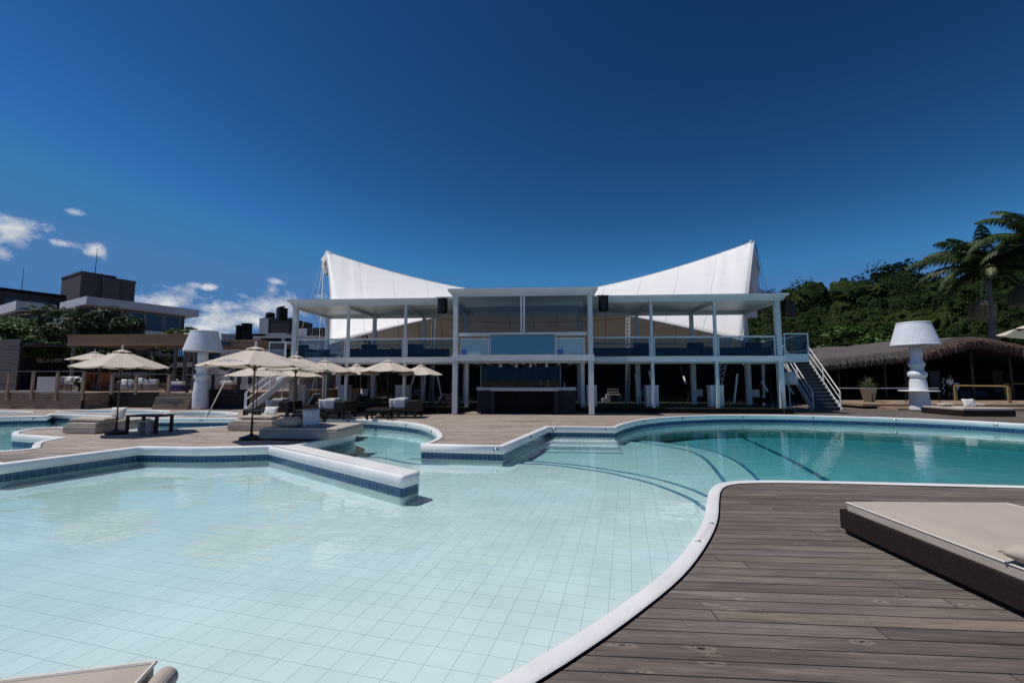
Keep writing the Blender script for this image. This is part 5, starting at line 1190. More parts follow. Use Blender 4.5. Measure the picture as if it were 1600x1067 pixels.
def palm(name, label, base, crown, length, nf, seed, trunk_r=.2, m='leafdark', clusters=(), group=None, lw=.2, nl=64):
    rnd = random.Random(seed); t = thing(name, label, 'palm tree', base, 0, group); b = Vector(base); c = Vector(crown) - b
    mb = MB(); mid = c * .5 + Vector((.15, 0, 0)); n = 14; pts = [(1 - s) ** 2 * Vector((0, 0, 0)) + 2 * s * (1 - s) * mid + s * s * c for s in [i / n for i in range(n + 1)]]
    mb.tube(pts, [trunk_r * (1.25 - .45 * i / n) for i in range(n + 1)], 12); mb.build('trunk', MT['bark'], t, True)
    mb = MB(); mb.tube([c - Vector((0, 0, .1)), c + Vector((0, 0, .5)), c + Vector((0, 0, 1.1))], [trunk_r * .8, trunk_r * .95, trunk_r * .35], 12); mb.build('crownshaft', MT[m], t, True)
    for k in range(nf):
        az = k * 2.399 + seed; tier = k / nf; lift = 1.45 - 1.45 * tier + rnd.uniform(-.1, .1); L_ = length * rnd.uniform(.85, 1.08) * (.8 + .25 * math.sin(math.pi * tier))
        o = frond_mb(rnd, L_, 1.25 + .5 * rnd.random(), az, lift, nl, lw).build('frond', MT[m if k % 6 else 'leafpale'] if tier > .75 else MT[m], t); o.location = c + Vector((0, 0, .9))
    for (dx, dz, r) in clusters:
        mb = MB(); vs = []; fs = []; cc = c + Vector((dx, -.4, dz))
        for i in range(420):
            a = rnd.random() * 6.28; rr = r * math.sqrt(rnd.random()); top = cc + Vector((0, 0, r * 1.1)); x = Vector((math.cos(a) * rr, math.sin(a) * rr, 0)); mid = cc + x + Vector((0, 0, r * .3)); end = cc + x * .92 + Vector((0, 0, -r * rnd.uniform(.6, 1.15)))
            w = Vector((.02, .01, 0)); o = len(vs); vs += [top - w, top + w, mid + w, mid - w, end + w * .5, end - w * .5]; fs += [(o, o + 1, o + 2, o + 3), (o + 3, o + 2, o + 4, o + 5)]
        mb.add(vs, fs); mb.tube([c, c + Vector((dx * .6, -.3, .2)), cc + Vector((0, 0, r))], .03, 5); mb.build('flower_cluster', MT['cluster'], t)
    return t
# ================================================================ right side: hill, forest, palms, thatched hut
from mathutils import noise as mnoise
prof = [(700, 580), (1000, 545), (1100, 505), (1150, 492), (1190, 478), (1240, 462), (1300, 456), (1345, 450), (1372, 440), (1395, 428), (1425, 426), (1450, 446), (1490, 436), (1550, 425), (1650, 405), (1800, 395), (2100, 390), (2600, 420), (3400, 470)]
RD = 130.0
def prof_el(az):
    px = [azel(p[0], p[1]) for p in prof]
    if az <= px[0][0]: return px[0][1]
    for (a0, e0), (a1, e1) in zip(px, px[1:]):
        if az <= a1: return e0 + (e1 - e0) * (az - a0) / (a1 - a0)
    return px[-1][1]
PA = [azel(p[0], p[1]) for p in prof]
def hill_h(x, y):
    d = math.hypot(x, y); az = math.degrees(math.atan2(x, y))
    e = PA[0][1] if az <= PA[0][0] else PA[-1][1]
    for (a0, e0), (a1, e1) in zip(PA, PA[1:]):
        if a0 < az <= a1: e = e0 + (e1 - e0) * (az - a0) / (a1 - a0); break
    zr_ = max(0, RD * math.tan(R(e)) - 4.6); s = max(0, min(1, (d - 48) / (RD - 48))); s2 = s * s * (3 - 2 * s) * .55 + s * .45
    fall = max(0, 1 - max(0, d - RD) / 160); a_in = max(0, min(1, (az - 2) / 12))
    s2 *= max(0, min(1, (y - 42) / 10)); s = s if y > 46 else 0
    return zr_ * s2 * fall * a_in + 2.4 * mnoise.noise(Vector((x * .05, y * .05, 3))) * s
mb = MB(); na, nd = 90, 44; vs = []
for i in range(na + 1):
    az = R(0 + 105 * i / na)
    for j in range(nd + 1):
        d = 46 + 230 * (j / nd) ** 1.3; x, y = math.sin(az) * d, math.cos(az) * d; vs.append((x, y, hill_h(x, y) - .16 if j else -.3))
k = nd + 1; mb.add(vs, [(i * k + j, (i + 1) * k + j, (i + 1) * k + j + 1, i * k + j + 1) for i in range(na) for j in range(nd)])
tag(mb.build('hill', MT['soil'], None, True), 'steep hillside behind the thatched hut', None, None, 'structure')
rnd = random.Random(21)
# forest canopy: crowns of leaf clumps merged into one mass
def crown_mesh(rnd, n, size, lump=.42):
    mb = MB(); vs = []; fs = []; lumps = [(Vector((rnd.gauss(0, .5), rnd.gauss(0, .5), rnd.gauss(0, .32) + .05)), rnd.uniform(.28, .5)) for _ in range(9)]
    for i in range(n):
        lc, lr = lumps[i % 9]; d = Vector((rnd.gauss(0, 1), rnd.gauss(0, 1), rnd.gauss(0, 1) * .8 + .35)).normalized(); p = lc + d * lr * rnd.uniform(.8, 1.05)
        nrm = (d + Vector((rnd.uniform(-.32, .32), rnd.uniform(-.32, .32), rnd.uniform(-.2, .3)))).normalized(); t = nrm.cross(Vector((rnd.random(), rnd.random(), .3))).normalized(); b = nrm.cross(t)
        s = size * rnd.uniform(.6, 1.3); o = len(vs); vs += [p - t * s, p - b * s * .7, p + t * s, p + b * s * .7]; fs.append((o, o + 1, o + 2, o + 3))
    return vs, fs
def lump_crown(rnd):
    import bmesh
    vs, fs = crown_mesh(rnd, 900, .040); 
    rs = random.Random(rnd.random())
    for _ in range(12):
        bm = bmesh.new(); bmesh.ops.create_icosphere(bm, subdivisions=3, radius=1.0); c = Vector((rs.gauss(0, .48), rs.gauss(0, .48), rs.gauss(0, .25))); r = rs.uniform(.26, .46); o = len(vs); sd2 = Vector((rs.random() * 50, rs.random() * 50, 0))
        for v in bm.verts:
            d = v.co.normalized(); k = 1 + .34 * mnoise.noise(d * 2.3 + sd2) + .22 * mnoise.noise(d * 6.0 + sd2) + .12 * mnoise.noise(d * 14 + sd2); vs.append(c + Vector((d.x, d.y, d.z * .8)) * r * k)
        fs += [tuple(v.index + o for v in f.verts) for f in bm.faces]; bm.free()
    return vs, fs
protos = [lump_crown(rnd) for _ in range(6)]
fb = MB(); cnt = 0
for j in range(52):
    d = 50 + (RD + 8 - 50) * (j / 51) ** .92
    for i in range(64):
        az = R(6 + 62 * (i + rnd.uniform(-.5, .5)) / 64); dd = d + rnd.uniform(-1.6, 1.6); x, y = math.sin(az) * dd, math.cos(az) * dd
        step = d * R(62) / 64
        if rnd.random() > step / 4.2: continue
        pxx = 800 + FPX * math.tan(az + YAW)
        if pxx > 1720 or pxx < 1080 or y < 46: continue
        r = rnd.uniform(1.7, 3.6) * (1.35 if rnd.random() < .25 else 1) * (1.15 if d > 100 else .95); z = hill_h(x, y) + r * .35; pv, pf = rnd.choice(protos); rot = rnd.random() * 6.28; c, s = math.cos(rot), math.sin(rot); sz = r * rnd.uniform(.8, 1.5)
        fb.add([(x + (p.x * c - p.y * s) * r, y + (p.x * s + p.y * c) * r, z + p.z * sz) for p in pv], pf); cnt += 1
print('forest crowns', cnt)
fo = fb.build('forest', MT['leaffar']); tag(fo, 'dense dark green forest covering the hillside', 'forest', None, 'stuff')
# trees one can tell apart on the skyline
for k, (px, py, r, lab) in enumerate(((1395, 424, 4.2, 'broad tree on the highest hump of the hill skyline'), (1425, 421, 3.4, 'flat topped tree at the right end of the highest hump'), (1330, 445, 3.2, 'rounded tree on the skyline left of the highest hump'), (1243, 456, 2.8, 'small rounded tree on the skyline just right of the pavilion roof'), (1262, 452, 2.6, 'second small tree on the skyline right of the pavilion roof'), (1192, 462, 2.6, 'tree top peeping over the right end of the pavilion roof'), (1480, 440, 3.2, 'tree on the skyline just left of the tall palm'), (1372, 436, 3.0, 'tree leaning into the left flank of the highest hump'))):
    az, _ = azel(px, py); az = R(az); d = RD - 3; x, y = math.sin(az) * d, math.cos(az) * d; gz_ = hill_h(x, y) - .3; tip = F(px, py - 8, y).z; r2 = min(r, max(1.5, (tip - gz_) * .42))
    t = thing('hill_tree', lab, 'tree', (x, y, gz_), 0, 'trees on the skyline of the hill'); H = max(3.0, tip - gz_)
    mb = MB(); mb.tube([(0, 0, 0), (.2, 0, H * .4), (0, 0, H * .75)], [.3, .22, .1], 7); 
    for q in range(4): a = q * 1.57 + k; mb.tube([(0.1, 0, H * .45), (math.cos(a) * r * .5, math.sin(a) * r * .5, H * .75)], [.14, .05], 5)
    mb.build('trunk', MT['darkbark'], t); mb = MB(); leaf_cloud(mb, (0, 0, H * .72), (r, r, H * .34), 1500, .42, random.Random(50 + k), flat=.8); mb.build('crown', MT['leaffar'], t)
# brighter shrubs at the hill foot behind the hut
for k, (px, py, r) in enumerate(((1325, 541, 2.6), (1362, 536, 2.2), (1395, 531, 2.4))):
    p = F(px, py, 50); bush('shrub', ('bright green shrub behind the left corner of the thatched roof', 'bright green shrub in the middle of the three above the thatch', 'bright green shrub closest to the right giant lamp shade')[k], (p.x, 50, 0), (r * 1.2, r, r), 1100, .34, 'leafmid', 60 + k, 'bright shrubs above the thatch', h0=p.z - .6)
YP = 40
palm('palm_tree', 'tall feather palm with a grey trunk rising behind the thatched hut', (FX(1549, YP, 530), YP, 0), (F(1543, 436, YP).x, YP, F(1543, 436, YP).z), 5.5, 26, 3, .24, clusters=((-1.1, -2.7, .9), (2.2, -1.6, .9)))
palm('palm_tree', 'second tall feather palm with its crown partly outside the right edge', (FX(1640, 36, 530), 36, 0), (F(1622, 392, 36).x, 36, F(1622, 392, 36).z), 5.4, 18, 8, .22)
# thatched hut
YH_ = 32.0
hut = thing('thatched_hut', 'long open fronted hut with shaggy brown thatched roof', 'hut', (FX(1440, YH_), YH_, 0)); HO = hut.location.copy()
ev = [(1262, 572), (1300, 566), (1360, 560), (1400, 556), (1440, 549), (1470, 540), (1492, 534), (1508, 531.5), (1530, 534), (1560, 540), (1600, 549), (1680, 560), (1800, 575)]
evp = [F(a, b, YH_) - HO for a, b in ev]
def evat(s):
    s *= (len(evp) - 1); k = min(int(s), len(evp) - 2); return evp[k].lerp(evp[k + 1], s - k)
mb = MB(); vs = []; nn = 60; 
for i in range(nn + 1):
    p = evat(i / nn)
    for j in range(7): v = j / 6; bulge = .12 * math.sin(math.pi * v); rise = .95 * v if p.x < evp[4].x else .30 * v; vs.append((p.x, -.5 + 11 * v, p.z + .1 + rise + bulge + .05 * mnoise.noise(Vector((p.x * 2, v * 9, 0)))))
mb.add(vs, [(i * 7 + j, (i + 1) * 7 + j, (i + 1) * 7 + j + 1, i * 7 + j + 1) for i in range(nn) for j in range(6)]); rf = mb.build('roof', MT['thatchgrey'], hut, True, solid=.2)
rnd = random.Random(4)
def thatch(n, smin, smax, name, m, len0, len1, rows=4):
    mb = MB(); vs = []; fs = []
    for i in range(n):
        s = smin + (smax - smin) * rnd.random(); p = evat(s); row = rnd.random(); y = -.62 - .12 * (1 - row) + .5 * row; z = p.z + .12 + .14 * row; L_ = rnd.uniform(len0, len1); w = rnd.uniform(.012, .035); sw = rnd.uniform(-.16, .16); o_ = rnd.uniform(-.12, .02)
        a = Vector((p.x, y, z)); b = a + Vector((sw * .5, o_ - .1, -L_ * .5)); c = a + Vector((sw, o_ - .08, -L_)); W2 = Vector((w, rnd.uniform(-.02, .02), 0)); o = len(vs)
        vs += [a - W2, a + W2, b + W2 * 1.2, b - W2 * 1.2, c]; fs += [(o, o + 1, o + 2, o + 3), (o + 3, o + 2, o + 4)]
    # stray reed ends standing up from the ridge
    for i in range(n // 25):
        p = evat(smin + (smax - smin) * rnd.random()); a = Vector((p.x, -.4, p.z + .2)); b = a + Vector((rnd.uniform(-.3, .3), -.05, rnd.uniform(.05, .22))); W2 = Vector((.012, 0, 0)); o = len(vs); vs += [a - W2, a + W2, b]; fs.append((o, o + 1, o + 2))
    mb.add(vs, fs); return mb.build(name, m, rf)
thatch(5200, .30, .95, 'thatch_fringe', MT['thatch'], .35, .85); thatch(2200, 0, .32, 'thatch_fringe', MT['thatchgrey'], .4, .75)
mb = MB(); mb.box(evp[0].x, evp[-1].x, 7.6, 7.8, 0, 3.6); mb.build('back_wall', MT['black'], hut); mb = MB(); mb.box(evp[0].x, evp[0].x + .2, 1.5, 7.59, 0, 3.1); mb.build('side_wall', MT['black'], hut)
mb = MB(); mb.box(evp[0].x, evp[-1].x, 0, 8, -.0, .05); mb.build('floor', MT['black'], hut)
for px in (1310, 1383, 1415, 1520, 1580, 1660):
    x = FX(px, YH_ + .3) - HO.x; mb = MB(); zz = min(evat(max(0, min(1, (x - evp[0].x) / (evp[-1].x - evp[0].x)))).z, 4.2); mb.tube([(x, .3, .05), (x, .3, zz - .05)], .09, 8); mb.build('post', MT['darkbark'], hut, True)
def hp(px, Y): return FX(px, Y, 600)
for k, (px, Y, w, h, m, nm, lab, cat, z0) in enumerate(((1462, 35.0, .75, 1.35, 'greystone', 'menu_board', 'pale grey upright board inside the hut just right of the lamp stem', 'board', .9), (1560, 36, .7, 1.7, 'skin', 'standing_board', 'leaning brownish board near the back of the hut, right part', 'board', .6))):
    t = thing(nm, lab, cat, (hp(px, Y), Y, .05)); mb = MB(); mb.box(-w / 2, w / 2, 0, .05, z0, z0 + h); mb.build('panel', mat('dim_board', (.10, .10, .105) if k == 0 else (.075, .05, .045), .8), t); mb = MB(); mb.box(-w / 2 + .05, -w / 2 + .1, .055, .1, 0, z0 + h * .7); mb.build('prop', MT['darkwood'], t); mb = MB(); mb.box(w / 2 - .1, w / 2 - .05, .055, .1, 0, z0 + h * .7); mb.build('prop', MT['darkwood'], t)
t = thing('bar_table', 'dark long table with blue cloth inside the thatched hut', 'table', (hp(1512, 32.8), 32.8, .05)); mb = MB(); mb.box(-1.2, 1.2, 0, .8, .72, .78); mb.build('tabletop', MT['bluefab'], t); mb = MB(); mb.box(-1.2, 1.2, -.01, .003, .42, .775); mb.build('cloth', MT['bluepaint'] if False else MT['bluefab'], t)
for sx in (-1.1, 1.1): mb = MB(); mb.box(sx - .04, sx + .04, .1, .7, 0, .718); mb.build('leg', MT['black'], t)
t = thing('drinks_fridge', 'small blue and white drinks cooler beside the standing person', 'cooler', (hp(1494, 32.6), 32.6, .05)); mb = MB(); mb.box(-.17, .17, 0, .35, .85, 1.3); mb.build('box', MT['bluepaint'], t); mb = MB(); mb.box(-.18, .18, -.01, .36, 1.303, 1.36); mb.build('lid', MT['white'], t); mb = MB(); mb.box(-.17, .17, -.008, -.002, 1.0, 1.15); mb.build('label_panel', MT['white'], t); mb = MB(); mb.box(-.15, .15, .03, .33, 0, .848); mb.build('stand', MT['black'], t)
t = thing('bottle_rack', 'narrow white rack of bottles left of the standing person', 'rack', (hp(1473, 32.6), 32.6, .05)); mb = MB(); mb.box(-.12, .12, .0, .03, 0, 1.7); mb.build('back_panel', MT['black'], t)
for i in range(6):
    mb = MB(); mb.lathe([(.04, 0), (.04, .12), (.015, .17), (.015, .21), (0, .21)], 8, (-.05 + .09 * (i % 2), -.05, .55 + .19 * i)); mb.build('bottle', MT['whitefab'] if i % 2 else MT['greywhite'], t, True)
# wooden steps, rails
def dbox(name, label, x0, x1, y0, y1, z0, z1, m): mb = MB(); mb.box(x0, x1, y0, y1, z0, z1); return tag(mb.build(name, MT[m], None, False, bevel=.006), label, None, None, 'structure')
a0, a1 = G(1300, 634), G(1358, 634.5)
dbox('deck_step', 'lowest timber step before the hut', G(1345, 636).x, G(1690, 636).x, 24.9, 29.3, -.02, .12, 'oldwood')
dbox('deck_step', 'upper timber step before the hut', G(1290, 633).x, G(1690, 633).x, 26.3, 32, .121, .26, 'oldwood')
def wood_rail(label, pts, z, h, m):
    t = thing('wooden_railing', label, 'railing', (pts[0].x, pts[0].y, z)); o = pts[0]
    for p in pts: mb = MB(); q = p - o; mb.box(q.x - .07, q.x + .07, q.y - .05, q.y + .05, 0, h - .05); mb.build('post', MT[m], t)
    for a, b in zip(pts, pts[1:]): mb = MB(); mb.bar((a.x - o.x, a.y - o.y, h), (b.x - o.x, b.y - o.y, h), .14, .09); mb.build('top_rail', MT[m], t)
    return t
pA = G(1494, 626, .26); pB = G(1578, 630, .26)
wood_rail('yellowish wooden railing sloping to the right beside the far right daybed', [W(pA.x, pA.y), W(pB.x, pB.y)], .26, 1.0, 'yellowwood')
pC = G(1571, 624, .26); wood_rail('second yellowish wooden railing running out of the right edge', [W(pC.x, pC.y), W(pC.x + 3.2, pC.y - 1.4)], .26, 1.1, 'yellowwood')
# thin handrail before the hut
t = thing('pipe_railing', 'thin grey pipe rail running in front of the thatched hut', 'railing', (FX(1310, 28.5), 28.5, 0)); x1_ = FX(1465, 28.5) - FX(1310, 28.5); mb = MB(); z_ = F(1400, 606.5, 28.5).z; mb.tube([(0, 0, z_), (x1_, 0, z_)], .03, 6); mb.build('rail', MT['steel2'], t)
for i in range(4): mb = MB(); x = x1_ * i / 3; mb.tube([(x, 0, .26), (x, 0, z_)], .025, 6); mb.build('post', MT['darkmetal'], t)
# potted plant
q = G(1360, 627, .26); q.y -= .6; q.x -= .5; pt = thing('potted_plant', 'spiky leaved plant in a pale tapered pot before the hut', 'potted plant', (q.x, q.y, .26)); hpot = .85
mb = MB(); mb.lathe([(.27, 0), (.42, hpot - .06), (.45, hpot - .05), (.45, hpot), (.40, hpot), (.38, hpot - .08), (.02, hpot - .08)], 24); mb.build('pot', MT['greystone'], pt, True)
mb = MB(); rnd = random.Random(2)
for i in range(110):
    a = rnd.random() * 6.28; e = rnd.uniform(.35, 1.45); L_ = rnd.uniform(.55, 1.05); d = Vector((math.cos(a) * math.cos(e), math.sin(a) * math.cos(e), math.sin(e))); s = Vector((-math.sin(a), math.cos(a), 0)) * .022; b = Vector((0, 0, hpot - .1)); m1 = b + d * L_ * .55; tip = b + d * L_ + Vector((0, 0, -.18 * math.cos(e)))
    mb.add([b - s, b + s, m1 + s, m1 - s, tip], [(0, 1, 2, 3), (3, 2, 4)])
mb.build('leaves', MT['leafpale'], pt)
# ---------------------------------------------------------------- person in the hut
def person(label, loc, H, rz):
    t = thing('person', label, 'person', loc, rz); s = H / 1.70
    J = {'pel': (0, 0, .92), 'sp': (0, .01, 1.10), 'ch': (0, .0, 1.30), 'nk': (0, -.01, 1.44), 'hd0': (0, -.015, 1.52), 'hd': (0, -.02, 1.60), 'hd2': (0, -.01, 1.66),
         'hl': (.09, 0, .88), 'kl': (.11, -.01, .48), 'al': (.12, .02, .09), 'tl': (.13, -.13, .03), 'hr': (-.09, 0, .88), 'kr': (-.10, .02, .48), 'ar': (-.12, .04, .09), 'tr': (-.13, -.10, .03),
         'sl': (.17, 0, 1.37), 'el': (.23, .03, 1.10), 'wl': (.17, -.12, .92), 'ml': (.14, -.17, .87), 'sr': (-.17, 0, 1.37), 'er': (-.24, .03, 1.10), 'wr': (-.2, -.1, .90), 'mr': (-.18, -.15, .85)}
    rad = dict(pel=.135, sp=.115, ch=.13, nk=.055, hd0=.065, hd=.095, hd2=.07, hl=.085, kl=.055, al=.038, tl=.035, hr=.085, kr=.055, ar=.038, tr=.035, sl=.055, el=.040, wl=.027, ml=.032, sr=.055, er=.040, wr=.027, mr=.032)
    E = [('pel', 'sp'), ('sp', 'ch'), ('ch', 'nk'), ('nk', 'hd0'), ('hd0', 'hd'), ('hd', 'hd2'), ('pel', 'hl'), ('hl', 'kl'), ('kl', 'al'), ('al', 'tl'), ('pel', 'hr'), ('hr', 'kr'), ('kr', 'ar'), ('ar', 'tr'), ('ch', 'sl'), ('sl', 'el'), ('el', 'wl'), ('wl', 'ml'), ('ch', 'sr'), ('sr', 'er'), ('er', 'wr'), ('wr', 'mr')]
    for side, sx in (('l', 1), ('r', -1)):      # five fingers each
        m = Vector(J['m' + side])
        for f in range(5):
            off = Vector((sx * (-.022 + .011 * f) if f < 4 else -sx * .035, -.035 - .004 * (f in (1, 2)), -.04 if f < 4 else -.005)); n1 = 'f%s%d' % (side, f); J[n1] = tuple(m + off * .6 + Vector((sx * (-.022 + .013 * f) * .6 if f < 4 else 0, 0, 0))); rad[n1] = .009; E.append(('m' + side, n1)); n2 = n1 + 'b'; J[n2] = tuple(m + off * 1.3 + Vector((0, .01, -.012))); rad[n2] = .008; E.append((n1, n2))
    def skin(keys, edges, name, m, grow=0, sub=2, over=None):
        keys = list(keys); me = bpy.data.meshes.new(name); me.from_pydata([tuple(Vector(J[k]) * s) for k in keys], [(keys.index(a), keys.index(b)) for a, b in edges], []); o = bpy.data.objects.new(name, me); col.objects.link(o); o.parent = t
        md = o.modifiers.new('skin', 'SKIN'); md.use_smooth_shade = True; lay = me.skin_vertices[0] if len(me.skin_vertices) else None
        if lay is None:
            bpy.context.view_layer.objects.active = o; lay = me.skin_vertices[0]
        for i, k in enumerate(keys): r = ((over or {}).get(k, rad[k]) + grow) * s; lay.data[i].radius = (r, r * (.72 if k in ('pel', 'sp', 'ch') else 1)); lay.data[i].use_root = (i == 0)
        sb = o.modifiers.new('sub', 'SUBSURF'); sb.levels = sub; sb.render_levels = sub; me.materials.append(m); return o
    body = skin(['pel'] + [k for k in J if k != 'pel'], E, 'body', MT['skin'])
    skin(['ch', 'sp', 'pel', 'nk', 'sl', 'sr', 'el', 'er'], [('ch', 'sp'), ('sp', 'pel'), ('ch', 'nk'), ('ch', 'sl'), ('ch', 'sr'), ('sl', 'el'), ('sr', 'er')], 'top', MT['whitefab'], .014, over=dict(nk=.05, el=.045, er=.045, pel=.12))
    skin(['pel', 'hl', 'hr', 'kl', 'kr'], [('pel', 'hl'), ('pel', 'hr'), ('hl', 'kl'), ('hr', 'kr')], 'shorts', MT['black'], .018, over=dict(kl=.075, kr=.075)); J['kl'] = J['kl']
    mb = MB(); mb.lathe([(.0, 1.735), (.06, 1.72), (.095, 1.67), (.105, 1.60), (.09, 1.52), (.05, 1.47)], 16, (0, .018, 0)); hh = mb.build('hair', MT['hair'], t, True); hh.scale = (s, s, s)
    return t
_kneeless = None
person('person in a pale top and black shorts standing inside the hut behind the wooden railing', (FX(1484, 32.4), 32.4, .27), 1.72, .2)
# ================================================================ left side: terrace, pergola, houses
TZ = .91; YT0 = G(60, 638.5).y
x_a = FX(-260, YT0); x_b = FX(127, YT0, 620); x_c = FX(236, YT0, 620); x_d = FX(292, YT0, 620)
def plankwall(name, label, x0, x1, y, z0, z1, m, n, step=0.0, kind=None, cat='wall'):
    t = thing(name, label, cat, (x0, y, z0)); h = (z1 - z0) / n
    if kind: t['kind'] = kind
    mb = MB(); mb.box(.01, x1 - x0 - .01, .06, .2, 0, z1 - z0 - .01); mb.build('backing', MT['grout'], t)
    mb = MB(); r = random.Random(int(abs(x0 * 10)))
    for k in range(n):
        o = step * (n - 1 - k) + r.uniform(-.004, .004); x = 0
        while x < x1 - x0 - .05:
            l = min(r.uniform(2.0, 4.2), x1 - x0 - x); mb.box(x + .003, x + l - .003, -.02 - o, .058, k * h + .008, (k + 1) * h - .006); x += l
    mb.build('planks', MT[m], t, bevel=.004); return t
plankwall('retaining_wall', 'weathered horizontal plank wall below the left terrace railing', x_a, x_b, YT0, -.02, TZ, 'oldwood', 6)
plankwall('retaining_wall', 'dark recessed plank wall behind the largest parasol pole', x_b + .02, x_c - .02, YT0 + 1.6, -.02, TZ, 'darkwood', 6)
plankwall('retaining_wall', 'short stepped plank wall left of the giant lamp without shelf', x_c, x_d, YT0 + .3, -.02, FZ(622, YT0), 'oldwood', 5, .05)
plankwall('retaining_wall', 'low dark plank wall behind the giant lamp without shelf', x_d + .02, FX(384, YT0 + 1), YT0 + 1.2, -.02, FZ(609, YT0 + 1), 'darkwood', 5)
mb = MB(); mb.prism([(x_a, YT0 + .205), (x_b + .01, YT0 + .205), (x_b + .01, YT0 + 1.81), (x_c - .01, YT0 + 1.81), (x_c - .01, YT0 + .51), (x_d, YT0 + .51), (x_d, YT0 + 1.41), (FX(384, YT0 + 1), YT0 + 1.41), (FX(384, YT0 + 1), 44), (x_a, 44)], -.02, TZ - .02)
tag(mb.build('terrace', MT['oldwood']), 'raised timber terrace on the left', None, None, 'structure')
dbox('terrace_edge', 'pale timber edge board of the left terrace', x_a, x_b, YT0 - .06, YT0 + .2, TZ + .003, TZ + .06, 'greystone')
# railing posts lean outwards in front of the plank wall
def rail_run(label, pxs, y, z0, ztop, m='oldwood', low=.35, mid=False):
    xs = [FX(p, y, 610) for p in pxs]; t = thing('terrace_railing', label, 'railing', (xs[0], y, z0))
    for x in xs: mb = MB(); mb.bar((x - xs[0], 0, -low), (x - xs[0], 0, ztop - z0 - .03), .10, .14, up=(1, 0, 0)); mb.build('post', MT[m], t, bevel=.01)
    mb = MB(); mb.box(-.1, xs[-1] - xs[0] + .1, -.06, .06, ztop - z0 - .028, ztop - z0 + .02); mb.build('handrail', MT['greyplank'], t)
    if mid:
        for h in (.35, .7): mb = MB(); mb.tube([(0, 0, (ztop - z0) * h), (xs[-1] - xs[0], 0, (ztop - z0) * h)], .012, 5); mb.build('wire', MT['steel2'], t)
    return t
zt_ = FZ(580, YT0 - .1, 60)
rail_run('weathered railing on the long plank wall at the far left', (-120, -60, 12, 50, 88, 129), YT0 - .1, TZ, zt_, low=.42)
rail_run('short railing section right of the largest parasol pole', (174, 212, 263), YT0 + .1, TZ, FZ(583.5, YT0), low=.1)
rail_run('dark railing with wires beside the giant lamp without shelf', (292, 332, 372), YT0 + 1.0, FZ(609, YT0 + 1), FZ(585, YT0 + 1), 'darkwood', .2, True)
# slatted pillar at the far left
t = plankwall('slatted_wall', 'tall grey slatted wall block at the far left edge', FX(-40, 26.5), FX(29, 26.5, 560), 26.5, TZ, FZ(530, 26.5, 15), 'greyplank', 15)
# pergola
YP_ = 27.4; p0 = FX(106, YP_, 530); p1 = FX(292, YP_, 530); zb0, zb1 = FZ(539.5, YP_, 200), FZ(522.5, YP_, 200)
pg = thing('pergola', 'brown timber pergola with a deep front beam over the left terrace', 'pergola', (p0, YP_, TZ))
mb = MB(); mb.box(0, p1 - p0 + 1.6, 0, .12, zb0 - TZ, zb1 - TZ - .06); mb.build('front_beam', MT['teak'], pg); mb = MB(); mb.box(-.04, p1 - p0 + 1.64, -.04, .16, zb1 - TZ - .058, zb1 - TZ); mb.build('beam_cap', MT['yellowwood'], pg)
for px in (111, 272, 287, 302): x = FX(px, YP_ + .1, 560) - p0; mb = MB(); mb.box(x - .07, x + .07, .13, .3, 0, zb0 - TZ + .1); mb.build('post', MT['greyplank'], pg)
for k in range(9): x = .2 + k * (p1 - p0) / 8; mb = MB(); mb.box(x - .05, x + .05, .121, 5.5, zb0 - TZ + .05, zb0 - TZ + .22); mb.build('rafter', MT['teak'], pg)
for px in (152, 232, 290): x = FX(px, YP_ + 5, 560) - p0; mb = MB(); mb.box(x - .07, x + .07, 5.2, 5.4, 0, zb0 - TZ + .1); mb.build('post', MT['greyplank'], pg)
# dark pavilion wall with the words, vines on its edge
YV = 31; vx0, vx1 = FX(28, YV, 560), FX(116, YV, 560)
t = thing('sign_wall', 'near black wall carrying pale capital lettering below the vines', 'wall', (vx0, YV, TZ)); mb = MB(); mb.box(-2.2, vx1 - vx0 + .6, 0, .3, 0, FZ(545, YV, 60) - TZ); mb.build('wall', MT['black'], t)
mb = MB(); mb.box(-5.5, vx1 - vx0 + .6, -3.2, 1.0, FZ(545, YV, 60) - TZ + .002, FZ(545, YV, 60) - TZ + .2); mb.build('canopy_roof', MT['concrete'], t)
tc_ = bpy.data.curves.new('lettering', 'FONT'); tc_.body = 'THIS IS LIVING'; tc_.size = .52; tc_.extrude = .01; tc_.space_character = 1.12
to = bpy.data.objects.new('tmp', tc_); col.objects.link(to); dg = bpy.context.evaluated_depsgraph_get(); me = bpy.data.meshes.new_from_object(to.evaluated_get(dg)); bpy.data.objects.remove(to)
wd_ = max(v.co.x for v in me.vertices) - min(v.co.x for v in me.vertices); me.materials.clear(); me.materials.append(MT['greyfab'] if False else mat('dim_white_letter', (.62, .64, .70), .6, .05))
lx0 = FX(57, YV, 563); lx1 = FX(100, YV, 563); lo = bpy.data.objects.new('lettering', me); col.objects.link(lo); lo.parent = t; sc_ = (lx1 - lx0) / wd_; lo.scale = (sc_, sc_ * 1.35, 1); lo.rotation_euler = (R(90), 0, 0); lo.location = (lx0 - vx0, -.03, FZ(566, YV, 80) - TZ)
